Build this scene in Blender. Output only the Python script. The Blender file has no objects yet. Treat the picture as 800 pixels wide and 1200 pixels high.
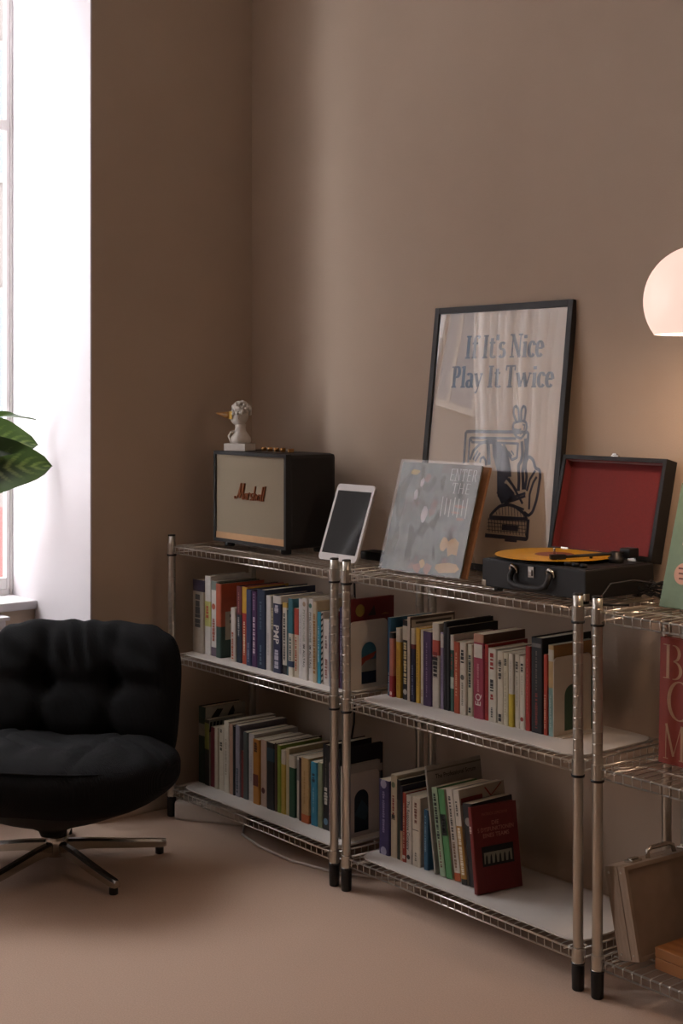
import bpy, bmesh, math, random
from mathutils import Vector, Matrix
random.seed(7)
R = math.radians
SC = bpy.context.scene
COL = SC.collection

# ---------------------------------------------------------------- camera
cd = bpy.data.cameras.new('camera'); cam = bpy.data.objects.new('camera', cd); COL.objects.link(cam)
cam.location = (4.188, -2.970, 1.417)
cam.rotation_euler = (R(90), 0, math.atan2(.778, .628))
cd.sensor_fit = 'VERTICAL'; cd.sensor_height = 36.0
cd.lens = 36.0 * 1684 / 1200.0
cd.shift_y = -141 / 1200.0
cd.clip_start = 0.05
SC.camera = cam

# ---------------------------------------------------------------- sky and exposure
wd = bpy.data.worlds.new('overcast_sky'); SC.world = wd; wd.use_nodes = True
nt = wd.node_tree; bg = nt.nodes['Background']
tc = nt.nodes.new('ShaderNodeTexCoord'); nz = nt.nodes.new('ShaderNodeTexNoise'); rp = nt.nodes.new('ShaderNodeValToRGB')
nz.inputs['Scale'].default_value = 2.0; nz.inputs['Detail'].default_value = 3
rp.color_ramp.elements[0].color = (.86, .86, .92, 1); rp.color_ramp.elements[1].color = (1, .98, 1, 1)
nt.links.new(tc.outputs['Generated'], nz.inputs['Vector']); nt.links.new(nz.outputs['Fac'], rp.inputs['Fac'])
nt.links.new(rp.outputs['Color'], bg.inputs['Color'])
bg.inputs['Strength'].default_value = 8.0
SC.view_settings.view_transform = 'Standard'; SC.view_settings.look = 'None'
SC.view_settings.gamma = 1.0; SC.view_settings.use_curve_mapping = False
SC.view_settings.exposure = 0.6
def portal(loc, sy, sz, rot):                    # guides sky light through a window opening
    l = bpy.data.lights.new('window_left_offscreen', 'AREA'); l.shape = 'RECTANGLE'; l.size, l.size_y = sz, sy
    l.cycles.is_portal = True
    o = bpy.data.objects.new('window_left_offscreen', l); COL.objects.link(o); o.location = loc; o.rotation_euler = rot
WIN = [(-2.25, -.642), (-4.5, -2.95)]              # openings in the window wall (y0, y1); the second is added for daylight
HEAD = 3.05; SILL = .69; CEIL = 3.35; RX, RY = 6.2, -5.6
for y0, y1 in WIN:
    portal((-.57, (y0 + y1) / 2, (HEAD + SILL) / 2), y1 - y0, HEAD - SILL, (0, R(-90), 0))

# ---------------------------------------------------------------- materials
def lin(h):
    if isinstance(h, str): c = [int(h[i:i+2], 16) / 255 for i in (0, 2, 4)]
    else: c = [v / 255 for v in h]
    return tuple(v / 12.92 if v <= .04045 else ((v + .055) / 1.055) ** 2.4 for v in c)
MATS = {}
def mat(name, col, rough=.6, metal=0, var=.08, scale=40, bump=0, bscale=400, coat=0, sheen=0, spec=.5, coords='Object'):
    if name in MATS: return MATS[name]
    m = bpy.data.materials.new(name); MATS[name] = m; m.use_nodes = True
    t = m.node_tree; b = t.nodes['Principled BSDF']; L = t.links
    c = lin(col)
    tc = t.nodes.new('ShaderNodeTexCoord'); n = t.nodes.new('ShaderNodeTexNoise'); n.inputs['Scale'].default_value = scale; n.inputs['Detail'].default_value = 4
    L.new(tc.outputs[coords], n.inputs['Vector'])
    r = t.nodes.new('ShaderNodeValToRGB'); r.color_ramp.elements[0].position = .3; r.color_ramp.elements[1].position = .7
    r.color_ramp.elements[0].color = tuple(v * (1 - var) for v in c) + (1,); r.color_ramp.elements[1].color = tuple(min(1, v * (1 + var)) for v in c) + (1,)
    L.new(n.outputs['Fac'], r.inputs['Fac']); L.new(r.outputs['Color'], b.inputs['Base Color'])
    b.inputs['Roughness'].default_value = rough; b.inputs['Metallic'].default_value = metal
    b.inputs['Specular IOR Level'].default_value = spec
    if coat: b.inputs['Coat Weight'].default_value = coat
    if sheen: b.inputs['Sheen Weight'].default_value = sheen
    if bump:
        n2 = t.nodes.new('ShaderNodeTexNoise'); n2.inputs['Scale'].default_value = bscale; n2.inputs['Detail'].default_value = 3
        L.new(tc.outputs[coords], n2.inputs['Vector'])
        bp = t.nodes.new('ShaderNodeBump'); bp.inputs['Strength'].default_value = bump; bp.inputs['Distance'].default_value = .002
        L.new(n2.outputs['Fac'], bp.inputs['Height']); L.new(bp.outputs['Normal'], b.inputs['Normal'])
    return m
def ink(h):                                       # slightly faded print colours
    c = [int(h[i:i+2], 16) for i in (0, 2, 4)]; g = sum(c) / 3
    return tuple((v + (g - v) * .14) * .92 for v in c)
def paint(h, rough=.5): return mat('print_' + h + ('' if rough == .5 else '_%d' % (rough * 100)), ink(h), rough, var=.06, scale=60, bump=.08, bscale=900)
def wavemat(name, c1, c2, scale, direction='X', rough=.7, bump=.4, dist=.002, distortion=0, metal=0):
    m = bpy.data.materials.new(name); MATS[name] = m; m.use_nodes = True
    t = m.node_tree; b = t.nodes['Principled BSDF']; L = t.links
    tc = t.nodes.new('ShaderNodeTexCoord'); w = t.nodes.new('ShaderNodeTexWave'); w.bands_direction = direction
    w.inputs['Scale'].default_value = scale; w.inputs['Distortion'].default_value = distortion; w.inputs['Detail'].default_value = 2
    L.new(tc.outputs['Object'], w.inputs['Vector'])
    r = t.nodes.new('ShaderNodeValToRGB'); r.color_ramp.elements[0].color = lin(c1) + (1,); r.color_ramp.elements[1].color = lin(c2) + (1,)
    L.new(w.outputs['Fac'], r.inputs['Fac']); L.new(r.outputs['Color'], b.inputs['Base Color'])
    b.inputs['Roughness'].default_value = rough; b.inputs['Metallic'].default_value = metal
    if bump:
        bp = t.nodes.new('ShaderNodeBump'); bp.inputs['Strength'].default_value = bump; bp.inputs['Distance'].default_value = dist
        L.new(w.outputs['Fac'], bp.inputs['Height']); L.new(bp.outputs['Normal'], b.inputs['Normal'])
    return m
def glassmat(name, tint=(1, 1, 1), rough=0.0, boost=1.0, base=0.0):
    m = bpy.data.materials.new(name); MATS[name] = m; m.use_nodes = True
    t = m.node_tree; L = t.links; t.nodes.remove(t.nodes['Principled BSDF'])
    out = t.nodes['Material Output']; tr = t.nodes.new('ShaderNodeBsdfTransparent'); gl = t.nodes.new('ShaderNodeBsdfGlossy')
    gl.inputs['Roughness'].default_value = rough; tr.inputs['Color'].default_value = tuple(tint) + (1,)
    fr = t.nodes.new('ShaderNodeFresnel'); fr.inputs['IOR'].default_value = 1.5
    mm = t.nodes.new('ShaderNodeMath'); mm.operation = 'MULTIPLY_ADD'; mm.inputs[1].default_value = boost; mm.inputs[2].default_value = base; mm.use_clamp = True
    mx = t.nodes.new('ShaderNodeMixShader')
    ge = t.nodes.new('ShaderNodeNewGeometry'); inv = t.nodes.new('ShaderNodeMath'); inv.operation = 'SUBTRACT'; inv.inputs[0].default_value = 1
    m3 = t.nodes.new('ShaderNodeMath'); m3.operation = 'MULTIPLY'           # one reflection per pane, on its outer face
    L.new(ge.outputs['Backfacing'], inv.inputs[1]); L.new(inv.outputs[0], m3.inputs[0]); L.new(mm.outputs[0], m3.inputs[1])
    L.new(fr.outputs['Fac'], mm.inputs[0]); L.new(m3.outputs[0], mx.inputs['Fac']); L.new(tr.outputs[0], mx.inputs[1]); L.new(gl.outputs[0], mx.inputs[2])
    L.new(mx.outputs[0], out.inputs['Surface'])
    return m
WALL = mat('wall_paint', (187, 168, 149), .85, var=.025, scale=6, bump=.25, bscale=220)
WHITE = mat('white_paint', (208, 203, 205), .6, var=.02, scale=5, bump=.1, bscale=150)
CARPET = mat('beige_carpet', (192, 164, 142), .95, var=.09, scale=260, bump=.7, bscale=700, sheen=.15)
CEILM = mat('ceiling_paint', (214, 205, 196), .9, var=.02, scale=5)
CHROME = mat('chrome', (196, 192, 184), .2, 1, var=.02, scale=30)
ZINC = mat('galvanised_steel', (198, 194, 184), .32, 1, var=.02, scale=50)
WIRE = mat('chromed_wire', (214, 210, 202), .28, 1, var=.01, scale=30)
BLACKP = mat('black_plastic', (18, 18, 19), .45, var=.1, scale=60)
LEATHER = mat('black_leatherette', (13, 12, 12), .55, var=.15, scale=120, bump=.5, bscale=500)
PAGES = wavemat('page_edges', (214, 202, 178), (196, 182, 156), 260, 'X', .9, .3, .001)
FROST = mat('frosted_liner', (206, 200, 192), .55, var=.03, scale=15)
STEELW = mat('cream_coated_steel', (205, 194, 178), .5, var=.03, scale=20)

# ---------------------------------------------------------------- mesh helpers
class MB:
    def __init__(s): s.v = []; s.f = []
    def add(s, vs, fs):
        k = len(s.v); s.v += [tuple(v) for v in vs]; s.f += [tuple(i + k for i in f) for f in fs]; return s
    def box(s, a, b, M=None):
        x0, y0, z0 = a; x1, y1, z1 = b
        vs = [(x0,y0,z0),(x1,y0,z0),(x1,y1,z0),(x0,y1,z0),(x0,y0,z1),(x1,y0,z1),(x1,y1,z1),(x0,y1,z1)]
        if M is not None: vs = [tuple(M @ Vector(v)) for v in vs]
        return s.add(vs, [(0,3,2,1),(4,5,6,7),(0,1,5,4),(1,2,6,5),(2,3,7,6),(3,0,4,7)])
    def tube(s, pts, r, n=8, caps=True, closed=False):
        P = [Vector(p) for p in pts]; m = len(P); rings = []
        up = None
        for i, p in enumerate(P):
            if closed: t = P[(i+1) % m] - P[i-1]
            else: t = P[min(i+1, m-1)] - P[max(i-1, 0)]
            t.normalize()
            if up is None:
                up = Vector((0,0,1)) if abs(t.z) < .9 else Vector((1,0,0))
            up = (up - t * up.dot(t))
            if up.length < 1e-5: up = t.orthogonal()
            up.normalize(); bi = t.cross(up)
            rr = r[i] if isinstance(r, (list, tuple)) else r
            rings.append([p + (up * math.cos(2*math.pi*j/n) + bi * math.sin(2*math.pi*j/n)) * rr for j in range(n)])
        vs = [v for g in rings for v in g]; fs = []
        for i in range(m if closed else m-1):
            a = i*n; b = ((i+1) % m)*n
            for j in range(n): fs.append((a+j, a+(j+1) % n, b+(j+1) % n, b+j))
        if caps and not closed: fs.append(tuple(range(n-1,-1,-1))); fs.append(tuple(range((m-1)*n, m*n)))
        return s.add(vs, fs)
    def lathe(s, prof, c=(0,0,0), n=24, caps=True, sx=1, sy=1):
        vs = []; fs = []; m = len(prof)
        for r, z in prof:
            for j in range(n):
                a = 2*math.pi*j/n; vs.append((c[0]+r*sx*math.cos(a), c[1]+r*sy*math.sin(a), c[2]+z))
        for i in range(m-1):
            for j in range(n): fs.append((i*n+j, i*n+(j+1) % n, (i+1)*n+(j+1) % n, (i+1)*n+j))
        if caps: fs.append(tuple(range(n-1,-1,-1))); fs.append(tuple(range((m-1)*n, m*n)))
        return s.add(vs, fs)
    def prism(s, poly, z0, z1):                      # polygon in xy, extruded in z
        n = len(poly)
        vs = [(x,y,z0) for x,y in poly] + [(x,y,z1) for x,y in poly]
        return s.add(vs, [tuple(range(n-1,-1,-1)), tuple(range(n,2*n))] + [(i,(i+1) % n,n+(i+1) % n,n+i) for i in range(n)])
    def grid(s, nu, nv, fn):
        vs = [fn(i/nu, j/nv) for i in range(nu+1) for j in range(nv+1)]
        return s.add(vs, [(i*(nv+1)+j, (i+1)*(nv+1)+j, (i+1)*(nv+1)+j+1, i*(nv+1)+j+1) for i in range(nu) for j in range(nv)])
    def xf(s, fn): s.v = [tuple(fn(v)) for v in s.v]; return s
    def mesh(s, name, m, smooth=False):
        me = bpy.data.meshes.new(name); me.from_pydata([tuple(v) for v in s.v], [], s.f); me.materials.append(m)
        if smooth: me.polygons.foreach_set('use_smooth', [True]*len(me.polygons))
        me.update(); return me
    def build(s, name, m, parent=None, smooth=False, bevel=0, fix=False):
        me = s.mesh(name, m, smooth)
        if fix or bevel:
            b = bmesh.new(); b.from_mesh(me); bmesh.ops.recalc_face_normals(b, faces=b.faces)
            if bevel:
                bmesh.ops.bevel(b, geom=[e for e in b.edges if e.is_manifold and e.calc_face_angle(0) > .6], offset=bevel, segments=2, profile=.6, affect='EDGES')
            b.to_mesh(me); b.free()
        return link(name, me, parent)
def link(name, me, parent=None):
    o = bpy.data.objects.new(name, me); COL.objects.link(o); o.parent = parent; return o
def thing(name, label, cat, loc=(0,0,0), rot=(0,0,0), group=None):
    o = bpy.data.objects.new(name, None); COL.objects.link(o); o.location = loc; o.rotation_euler = rot
    o.empty_display_size = .05
    return tag(o, label, cat, group)
def tag(o, label, cat, group=None):
    o['label'] = label; o['category'] = cat
    if group: o['group'] = group
    return o
def struct(o): o['kind'] = 'structure'; return o
def superell(a, b, n, hx, hy, hz, plane='xy', disp=None):
    """puffed cushion: exponent a in one plane, b for the third axis"""
    mb = MB(); idx = {}
    def pt(x, y, z):
        if plane == 'xy': q = (abs(x)**a + abs(y)**a)**(b/a) + abs(z)**b
        else: q = (abs(x)**a + abs(z)**a)**(b/a) + abs(y)**b
        k = q ** (-1/b); return Vector((x*k, y*k, z*k))
    for ax in range(3):
        for sg in (-1, 1):
            def fn(u, v, ax=ax, sg=sg):
                p = [0,0,0]; p[ax] = sg; p[(ax+1) % 3] = math.tan((2*u-1)*math.pi/4); p[(ax+2) % 3] = math.tan((2*v-1)*math.pi/4)
                w = pt(*p); w = Vector((w.x*hx, w.y*hy, w.z*hz))
                return disp(w) if disp else w
            mb.grid(n, n, fn)
    return mb
def weld(o, d=1e-4):
    b = bmesh.new(); b.from_mesh(o.data); bmesh.ops.remove_doubles(b, verts=b.verts, dist=d); bmesh.ops.recalc_face_normals(b, faces=b.faces); b.to_mesh(o.data); b.free(); return o

# ---------------------------------------------------------------- lettering
_txt = {}
def text2d(s):
    """outline of a line of plain lettering, baseline at 0, as (verts, faces, width, height)"""
    if s in _txt: return _txt[s]
    c = bpy.data.curves.new('lettering', 'FONT'); c.body = s; c.size = 1; c.resolution_u = 2; c.offset = .012
    o = bpy.data.objects.new('lettering', c); COL.objects.link(o); bpy.context.view_layer.update()
    e = o.evaluated_get(bpy.context.evaluated_depsgraph_get()); me = e.to_mesh()
    vs = [(v.co.x, v.co.y) for v in me.vertices]; fs = [tuple(p.vertices) for p in me.polygons]
    e.to_mesh_clear(); bpy.data.objects.remove(o); bpy.data.curves.remove(c)
    x0 = min(v[0] for v in vs); x1 = max(v[0] for v in vs)
    _txt[s] = ([(x-x0, y) for x, y in vs], fs, x1-x0, .72); return _txt[s]
def stroke(mb, pts, a, b=None):
    """flat stroke with a broad-nib pen: half width a across, b up"""
    b = a if b is None else b; n = len(pts); L = []; Rr = []
    for i in range(n):
        p = Vector(pts[i]); t = Vector(pts[min(i+1,n-1)]) - Vector(pts[max(i-1,0)])
        if t.length < 1e-9: t = Vector((1,0))
        t.normalize(); nn = Vector((-t.y, t.x)); h = math.sqrt((a*nn.x)**2 + (b*nn.y)**2)
        L.append(p + nn*h); Rr.append(p - nn*h)
    mb.add([(v.x, v.y, 0) for v in Rr + L], [(i, i+1, n+i+1, n+i) for i in range(n-1)])
def arc(cx, cy, rx, ry, a0, a1, n=12): return [(cx+rx*math.cos(R(a0+(a1-a0)*i/n)), cy+ry*math.sin(R(a0+(a1-a0)*i/n))) for i in range(n+1)]
def V(x, y0, y1): return ('v', x, y0, y1)
def S(x, y, w=.15): return ('s', x, y, w)
GL = {  # serif alphabet, cap height 1, x height .68: width, strokes
 'I': (.40, [V(.2,0,1), S(.2,0), S(.2,1)]),
 'f': (.40, [V(.19,0,.8), arc(.33,.8,.14,.17,180,30), [(.04,.66),(.38,.66)], S(.19,0)]),
 't': (.38, [V(.17,.12,.86), arc(.28,.13,.11,.1,180,340), [(.02,.66),(.36,.66)]]),
 "'": (.20, [V(.1,.76,1)]),
 's': (.42, [arc(.21,.51,.13,.14,30,270), arc(.21,.2,.14,.17,90,-150)]),
 'N': (.70, [('h',.13,0,1), [(.13,.97),(.56,.03)], ('h',.57,0,1), S(.13,0,.13), S(.1,1,.13), S(.57,1,.13)]),
 'i': (.30, [V(.15,0,.66), S(.15,0,.13), S(.11,.65,.09), V(.15,.8,.94)]),
 'c': (.44, [arc(.24,.34,.16,.31,45,320,18), V(.37,.5,.58)]),
 'e': (.46, [arc(.24,.34,.16,.31,5,320,18), [(.1,.37),(.4,.37)]]),
 'P': (.58, [V(.18,0,1), [(.18,.97),(.34,.97)], arc(.33,.73,.14,.24,90,-90), [(.34,.49),(.18,.49)], S(.18,0), S(.1,1,.1)]),
 'l': (.32, [V(.16,0,1), S(.16,0,.14), S(.11,.98,.1)]),
 'a': (.47, [arc(.2,.5,.13,.15,150,0), V(.33,.08,.52), arc(.2,.18,.13,.16,-10,-330), [(.33,.08),(.45,.02)]]),
 'y': (.54, [[(.1,.66),(.28,.05)], ('h2',(.46,.66),(.22,-.2)), ('h2',(.22,-.2),(.1,-.24)), S(.1,.66,.1), S(.44,.66,.08)]),
 'T': (.62, [V(.31,0,1), [(.04,.97),(.58,.97)], S(.31,0), ('h',.06,.76,.98), ('h',.56,.76,.98)]),
 'w': (.90, [[(.1,.66),(.28,.03)], ('h2',(.28,.03),(.45,.62)), [(.45,.66),(.62,.03)], ('h2',(.62,.03),(.8,.66)), S(.1,.66,.1), S(.45,.66,.08), S(.8,.66,.08)]),
 'B': (.58, [V(.14,0,1), arc(.3,.76,.17,.23,100,-90), arc(.3,.26,.22,.26,90,-95), S(.1,0,.1), S(.1,1,.1)]),
 'A': (.66, [('h2',(.08,0),(.31,1)), [(.31,1),(.56,0)], [(.16,.32),(.45,.32)], S(.08,0,.08), S(.56,0,.09)]),
 'G': (.70, [arc(.36,.5,.27,.49,40,320,24), V(.6,.06,.42), S(.6,.42,.1)]),
 'M': (.84, [('h',.12,0,1), [(.12,1),(.4,.1)], ('h2',(.4,.1),(.68,1)), V(.7,0,1), S(.12,0,.09), S(.7,0,.1)]),
 'O': (.72, [arc(.36,.5,.27,.49,0,360,28)]),
 'E': (.56, [V(.14,0,1), [(.14,.97),(.5,.97)], [(.14,.5),(.42,.5)], [(.14,.03),(.5,.03)]]),
 'R': (.62, [V(.14,0,1), arc(.3,.75,.17,.22,100,-90), [(.3,.5),(.56,0)]]),
 'H': (.68, [V(.14,0,1), V(.54,0,1), [(.14,.5),(.54,.5)]]),
 'p': (.50, [V(.12,-.25,.66), arc(.26,.34,.15,.3,140,-140)]),
 ' ': (.24, []),
}
def serif(s, a=.082, b=.034, track=.02):
    mb = MB(); x = 0
    for ch in s:
        w, st = GL[ch]; g = MB()
        for k in st:
            if isinstance(k, tuple) and k[0] == 'v': stroke(g, [(k[1],k[2]),(k[1],k[3])], a, a)
            elif isinstance(k, tuple) and k[0] == 'h': stroke(g, [(k[1],k[2]),(k[1],k[3])], b, b)
            elif isinstance(k, tuple) and k[0] == 'h2': stroke(g, [k[1],k[2]], b, b)
            elif isinstance(k, tuple) and k[0] == 's':
                y = k[2]; sg = 1 if y < .4 else -1; stroke(g, [(k[1]-k[3], y+sg*b*.9),(k[1]+k[3], y+sg*b*.9)], b, b*.9)
            else: stroke(g, k, a, b)
        mb.add([(v[0]+x, v[1], 0) for v in g.v], g.f); x += w + track
    mb.w = x - track; return mb
def lay(mb, o, u, v, su, sv, n, th=.0004):
    """places flat lettering: origin o, reading direction u, up v, offset along n"""
    o = Vector(o); u = Vector(u); v = Vector(v); n = Vector(n)
    return mb.xf(lambda p: o + u*(p[0]*su) + v*(p[1]*sv) + n*th)

# ================================================================ the room
struct(MB().box((-.75, RY-.2, -.12), (RX+.2, .2, 0)).build('floor', CARPET))
struct(MB().box((-.75, RY-.2, CEIL), (RX+.2, .2, CEIL+.12)).build('ceiling', CEILM))
struct(MB().box((-.75, 0, 0), (RX+.2, .2, CEIL)).build('wall_back', WALL))
struct(MB().box((RX, RY, 0), (RX+.2, 0, CEIL)).build('wall_right', WALL))
struct(MB().box((-.75, RY-.2, 0), (RX+.2, RY, CEIL)).build('wall_front', WALL))
wl = MB(); edges = [0] + [v for a, b in WIN for v in (b, a)] + [RY]
for i in range(0, len(edges), 2): wl.box((-.63, edges[i+1], 0), (0, edges[i], CEIL))
for y0, y1 in WIN: wl.box((-.63, y0, HEAD), (0, y1, CEIL)); wl.box((-.63, y0, 0), (-.395, y1, SILL-.03))
struct(wl.build('wall_left', WALL))
for k, (y0, y1) in enumerate(WIN):
    tr = MB()                                       # white painted reveal lining
    tr.box((-.628, y1-.006, 0), (-.0005, y1, HEAD)); tr.box((-.628, y0, 0), (-.0005, y0+.006, HEAD)); tr.box((-.628, y0+.006, HEAD-.006), (-.0005, y1-.006, HEAD))
    struct(tr.build('trim_%d' % (k+1), WHITE))
    w = bpy.data.objects.new('window_%d' % (k+1), None); COL.objects.link(w); struct(w)
    a, b = y0+.006, y1-.006; xo = -.585
    fr = MB()
    fr.box((xo-.02, b-.009, SILL), (xo+.02, b, HEAD-.006)); fr.box((xo-.04, a, SILL), (xo+.02, a+.014, HEAD-.006))
    fr.box((xo-.04, a+.014, SILL), (xo+.02, b-.014, SILL+.02)); fr.box((xo-.04, a+.014, HEAD-.026), (xo+.02, b-.014, HEAD-.006))
    FRW = mat('window_lacquer', (236, 232, 230), .4, var=.02); fr.build('window_frame', FRW, w, bevel=.004)
    ym = (a+b)/2
    for s0, s1 in ((a+.015, ym-.002), (ym+.002, b-.0095)):
        sh = MB(); z0, z1 = SILL+.021, HEAD-.027; e_ = .014
        sh.box((xo-.014, s0, z0), (xo+.016, s0+e_, z1)); sh.box((xo-.014, s1-e_, z0), (xo+.016, s1, z1)); sh.box((xo-.014, s0+e_, z0), (xo+.016, s1-e_, z0+.04)); sh.box((xo-.014, s0+e_, z1-.04), (xo+.016, s1-e_, z1))
        sh.box((xo-.02, s0+e_, 2.35), (xo+.02, s1-e_, 2.39))
        sh.build('sash', FRW, w, bevel=.003)
        MB().box((xo-.004, s0+e_-.002, z0+.038), (xo+.004, s1-e_+.002, z1-.038)).build('pane', MATS.get('window_glass') or glassmat('window_glass'), w)
    MB().box((-.64, a, SILL-.03), (-.375, b, SILL)).build('window_sill', WHITE, w, bevel=.005)
    sc = MB()                                       # gathered sheer curtain at the far side of the window
    ca, cb = (y0+.05, y0+(.88 if k == 0 else .6))
    sc.grid(160, 30, lambda u, v: (-.33+.028*math.sin(u*95)+.012*math.sin(u*41+2), ca+(cb-ca)*(u*(1-.22*math.exp(-(v-.30)**2/.05))), .72+(2.98-.72)*v))
    cm = MATS.get('sheer_curtain')
    if not cm:
        cm = mat('sheer_curtain', (232, 228, 224), .9, var=.03, scale=80); t_ = cm.node_tree
        b_ = t_.nodes['Principled BSDF']; tl = t_.nodes.new('ShaderNodeBsdfTranslucent'); tl.inputs['Color'].default_value = (.95, .94, .93, 1); mx = t_.nodes.new('ShaderNodeMixShader'); mx.inputs[0].default_value = .75
        t_.links.new(b_.outputs[0], mx.inputs[1]); t_.links.new(tl.outputs[0], mx.inputs[2]); t_.links.new(mx.outputs[0], t_.nodes['Material Output'].inputs['Surface'])
    c = thing('curtain', ['white sheer curtain gathered in the window behind the chair', 'white sheer curtain in the added second window', 'white sheer curtain in the window furthest from the shelves'][k], 'curtain', (0,0,0))
    sc.build('curtain_cloth', cm, c, smooth=True)
    MB().tube([(-.33, y0+.01, 2.99), (-.33, y1-.01, 2.99)], .01, 10).build('curtain_rod', WHITE, c)
BB = mat('baseboard_paint', (196, 180, 164), .6, var=.02)
struct(MB().box((0, -.016, 0), (RX, -.0005, .07)).build('baseboard_back', BB, bevel=.004))
struct(MB().box((.0005, -.64, 0), (.016, -.017, .07)).build('baseboard_left', BB, bevel=.004))

# house across the street, seen through the glass
hs = thing('house', 'red and grey plastered house across the street outside the window', 'building', (-11, 0, -4))
BR = mat('red_plaster', (84, 46, 42), .9, var=.1, scale=3); GP = mat('grey_plaster', (74, 68, 64), .9, var=.06, scale=3); DG = mat('dark_window_glass', (60, 66, 74), .1)
MB().box((-2, -16, 0), (0, 16, 4.1)).build('lower_wall', BR, hs); MB().box((-2, -16, 4.1), (0, 16, 13.0)).build('upper_wall', GP, hs)
MB().box((-2.3, -16.3, 13.0), (.25, 16.3, 13.3)).build('roof', mat('roof_tile', (110, 72, 60), .9, var=.15, scale=6), hs)
for zz in (1.6, 5.0, 7.8, 10.6):
    for yy in range(-14, 15, 3):
        f = MB().box((0, yy-.55, zz), (.06, yy+.55, zz+1.6)).build('house_window', mat('house_frame', (110, 104, 98), .7), hs)
        for q in (-1, 1): MB().box((.06, yy+q*.26-.22, zz+.1), (.07, yy+q*.26+.22, zz+1.5)).build('pane', DG, f)

# ================================================================ shelving units
PX, PY = .87, .33
LV = (.096, .541, .905)
def post_profile():
    p = [(.0122, .03), (.0125, .031), (.0125, .54)]; z = .545
    while z + .0254 < .925:
        z += .0254
        p += [(.0125, z-.0026), (.0125, z-.0011), (.0119, z-.0006), (.0119, z+.0006), (.0125, z+.0011), (.0125, z+.0026)]
    return p + [(.0125, .9355)]
me_post = MB().lathe(post_profile(), n=16).mesh('post', ZINC, True)
me_foot = MB().lathe([(.0125,0),(.0145,.002),(.0152,.03),(.0155,.058),(.0148,.062),(.0126,.063)], n=16).mesh('foot', BLACKP, True)
me_ring = MB().lathe([(.0126,.0635),(.0152,.0635),(.0152,.0675),(.0126,.0675)], n=16, caps=False).mesh('foot_ring', CHROME, True)
me_cap = MB().lathe([(.0124,.9355),(.0128,.9358),(.0126,.939),(.011,.94)], n=16).mesh('cap', BLACKP, True)
me_coll = MB().lathe([(.0127,-.030),(.0150,-.030),(.0150,-.029),(.0150,.004),(.0150,.005),(.0127,.006)], n=16, caps=False).mesh('collar', ZINC, False)
me_clip = MB().lathe([(.0127,-.036),(.0158,-.036),(.0164,-.0305),(.0127,-.0305)], n=16, caps=False).mesh('clip', BLACKP, True)
rim = MB(); zt, zb = -.0045, -.0255
for z, r in ((zt, .0027), (zb, .0025)):
    rim.tube([(.013,0,z),(PX-.013,0,z)], r, 8); rim.tube([(.013,PY,z),(PX-.013,PY,z)], r, 8)
    rim.tube([(0,.013,z),(0,PY-.013,z)], r, 8); rim.tube([(PX,.013,z),(PX,PY-.013,z)], r, 8)
me_rim = rim.mesh('shelf_rim', WIRE, True)
dk = MB(); NW = 32
for i in range(1, NW+1):
    x = PX*i/(NW+1); dk.tube([(x,-.002,zb),(x,-.003,zt+.001),(x,.003,-.0012),(x,PY-.003,-.0012),(x,PY+.003,zt+.001),(x,PY+.002,zb)], .0013, 6)
for i in range(1, 13):
    y = PY*i/13
    for x in (0, PX): dk.tube([(x,y,zb),(x,y,zt)], .0013, 6)
for y0 in (.1, .22):                                # bent stiffening wires under the deck
    dk.tube([(.012,y0-.055,zt-.002),(.03,y0-.05,zt-.002),(.05,y0-.01,zt-.002),(.065,y0,zt-.002),(PX-.065,y0,zt-.002),(PX-.05,y0-.01,zt-.002),(PX-.03,y0-.05,zt-.002),(PX-.012,y0-.055,zt-.002)], .0026, 8)
for x in (.045, PX-.045): dk.tube([(x,.0,zt-.006),(x,PY,zt-.006)], .0026, 8)
me_deck = dk.mesh('deck_wires', WIRE, True)
UX = (.095, 1.02, 1.95); UY = -.395
for k, ux in enumerate(UX):
    u = thing('shelving_unit', ['chrome wire shelving unit in the corner, under the speaker', 'chrome wire shelving unit under the record player', 'chrome wire shelving unit holding the metal case and wooden box'][k], 'shelving unit', (ux, UY, 0), group='chrome wire shelving units along the wall')
    for px in (0, PX):
        for py in (0, PY):
            p = link('post', me_post, u); p.location = (px, py, 0)
            for nm, m in (('foot', me_foot), ('foot_ring', me_ring), ('cap', me_cap)): link(nm, m, p)
    for z in LV:
        s = link('wire_shelf', me_rim, u); s.location = (0, 0, z)
        d = link('deck_wires', me_deck, s); d['kind'] = 'stuff'
        for px in (0, PX):
            for py in (0, PY):
                for nm, m in (('collar', me_coll), ('clip', me_clip)):
                    o = link(nm, m, s); o.location = (px, py, 0)
def rrect(x0, y0, x1, y1, r, n=6):
    out = []
    for cx, cy, a in ((x1-r, y1-r, 0), (x0+r, y1-r, 90), (x0+r, y0+r, 180), (x1-r, y0+r, 270)):
        out += [(cx+r*math.cos(R(a+90*i/n)), cy+r*math.sin(R(a+90*i/n))) for i in range(n+1)]
    return out
for k, z, lb in ((0, LV[1], 'frosted white liner under the books on middle shelf below the speaker'), (1, LV[1], 'frosted white liner under the books on middle shelf below the record player'),
                 (0, LV[0], 'frosted white liner under the books on bottom shelf below the speaker'), (1, LV[0], 'frosted white liner under the leaning books on bottom shelf below the record player')):
    x = UX[k]; o = MB().prism(rrect(x+.02, UY+.022, x+PX-.018, UY+PY-.014, .05), z+.0002, z+.004).build('shelf_liner', FROST)
    tag(o, lb, 'shelf liner', 'frosted liners on the wire shelves')

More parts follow.
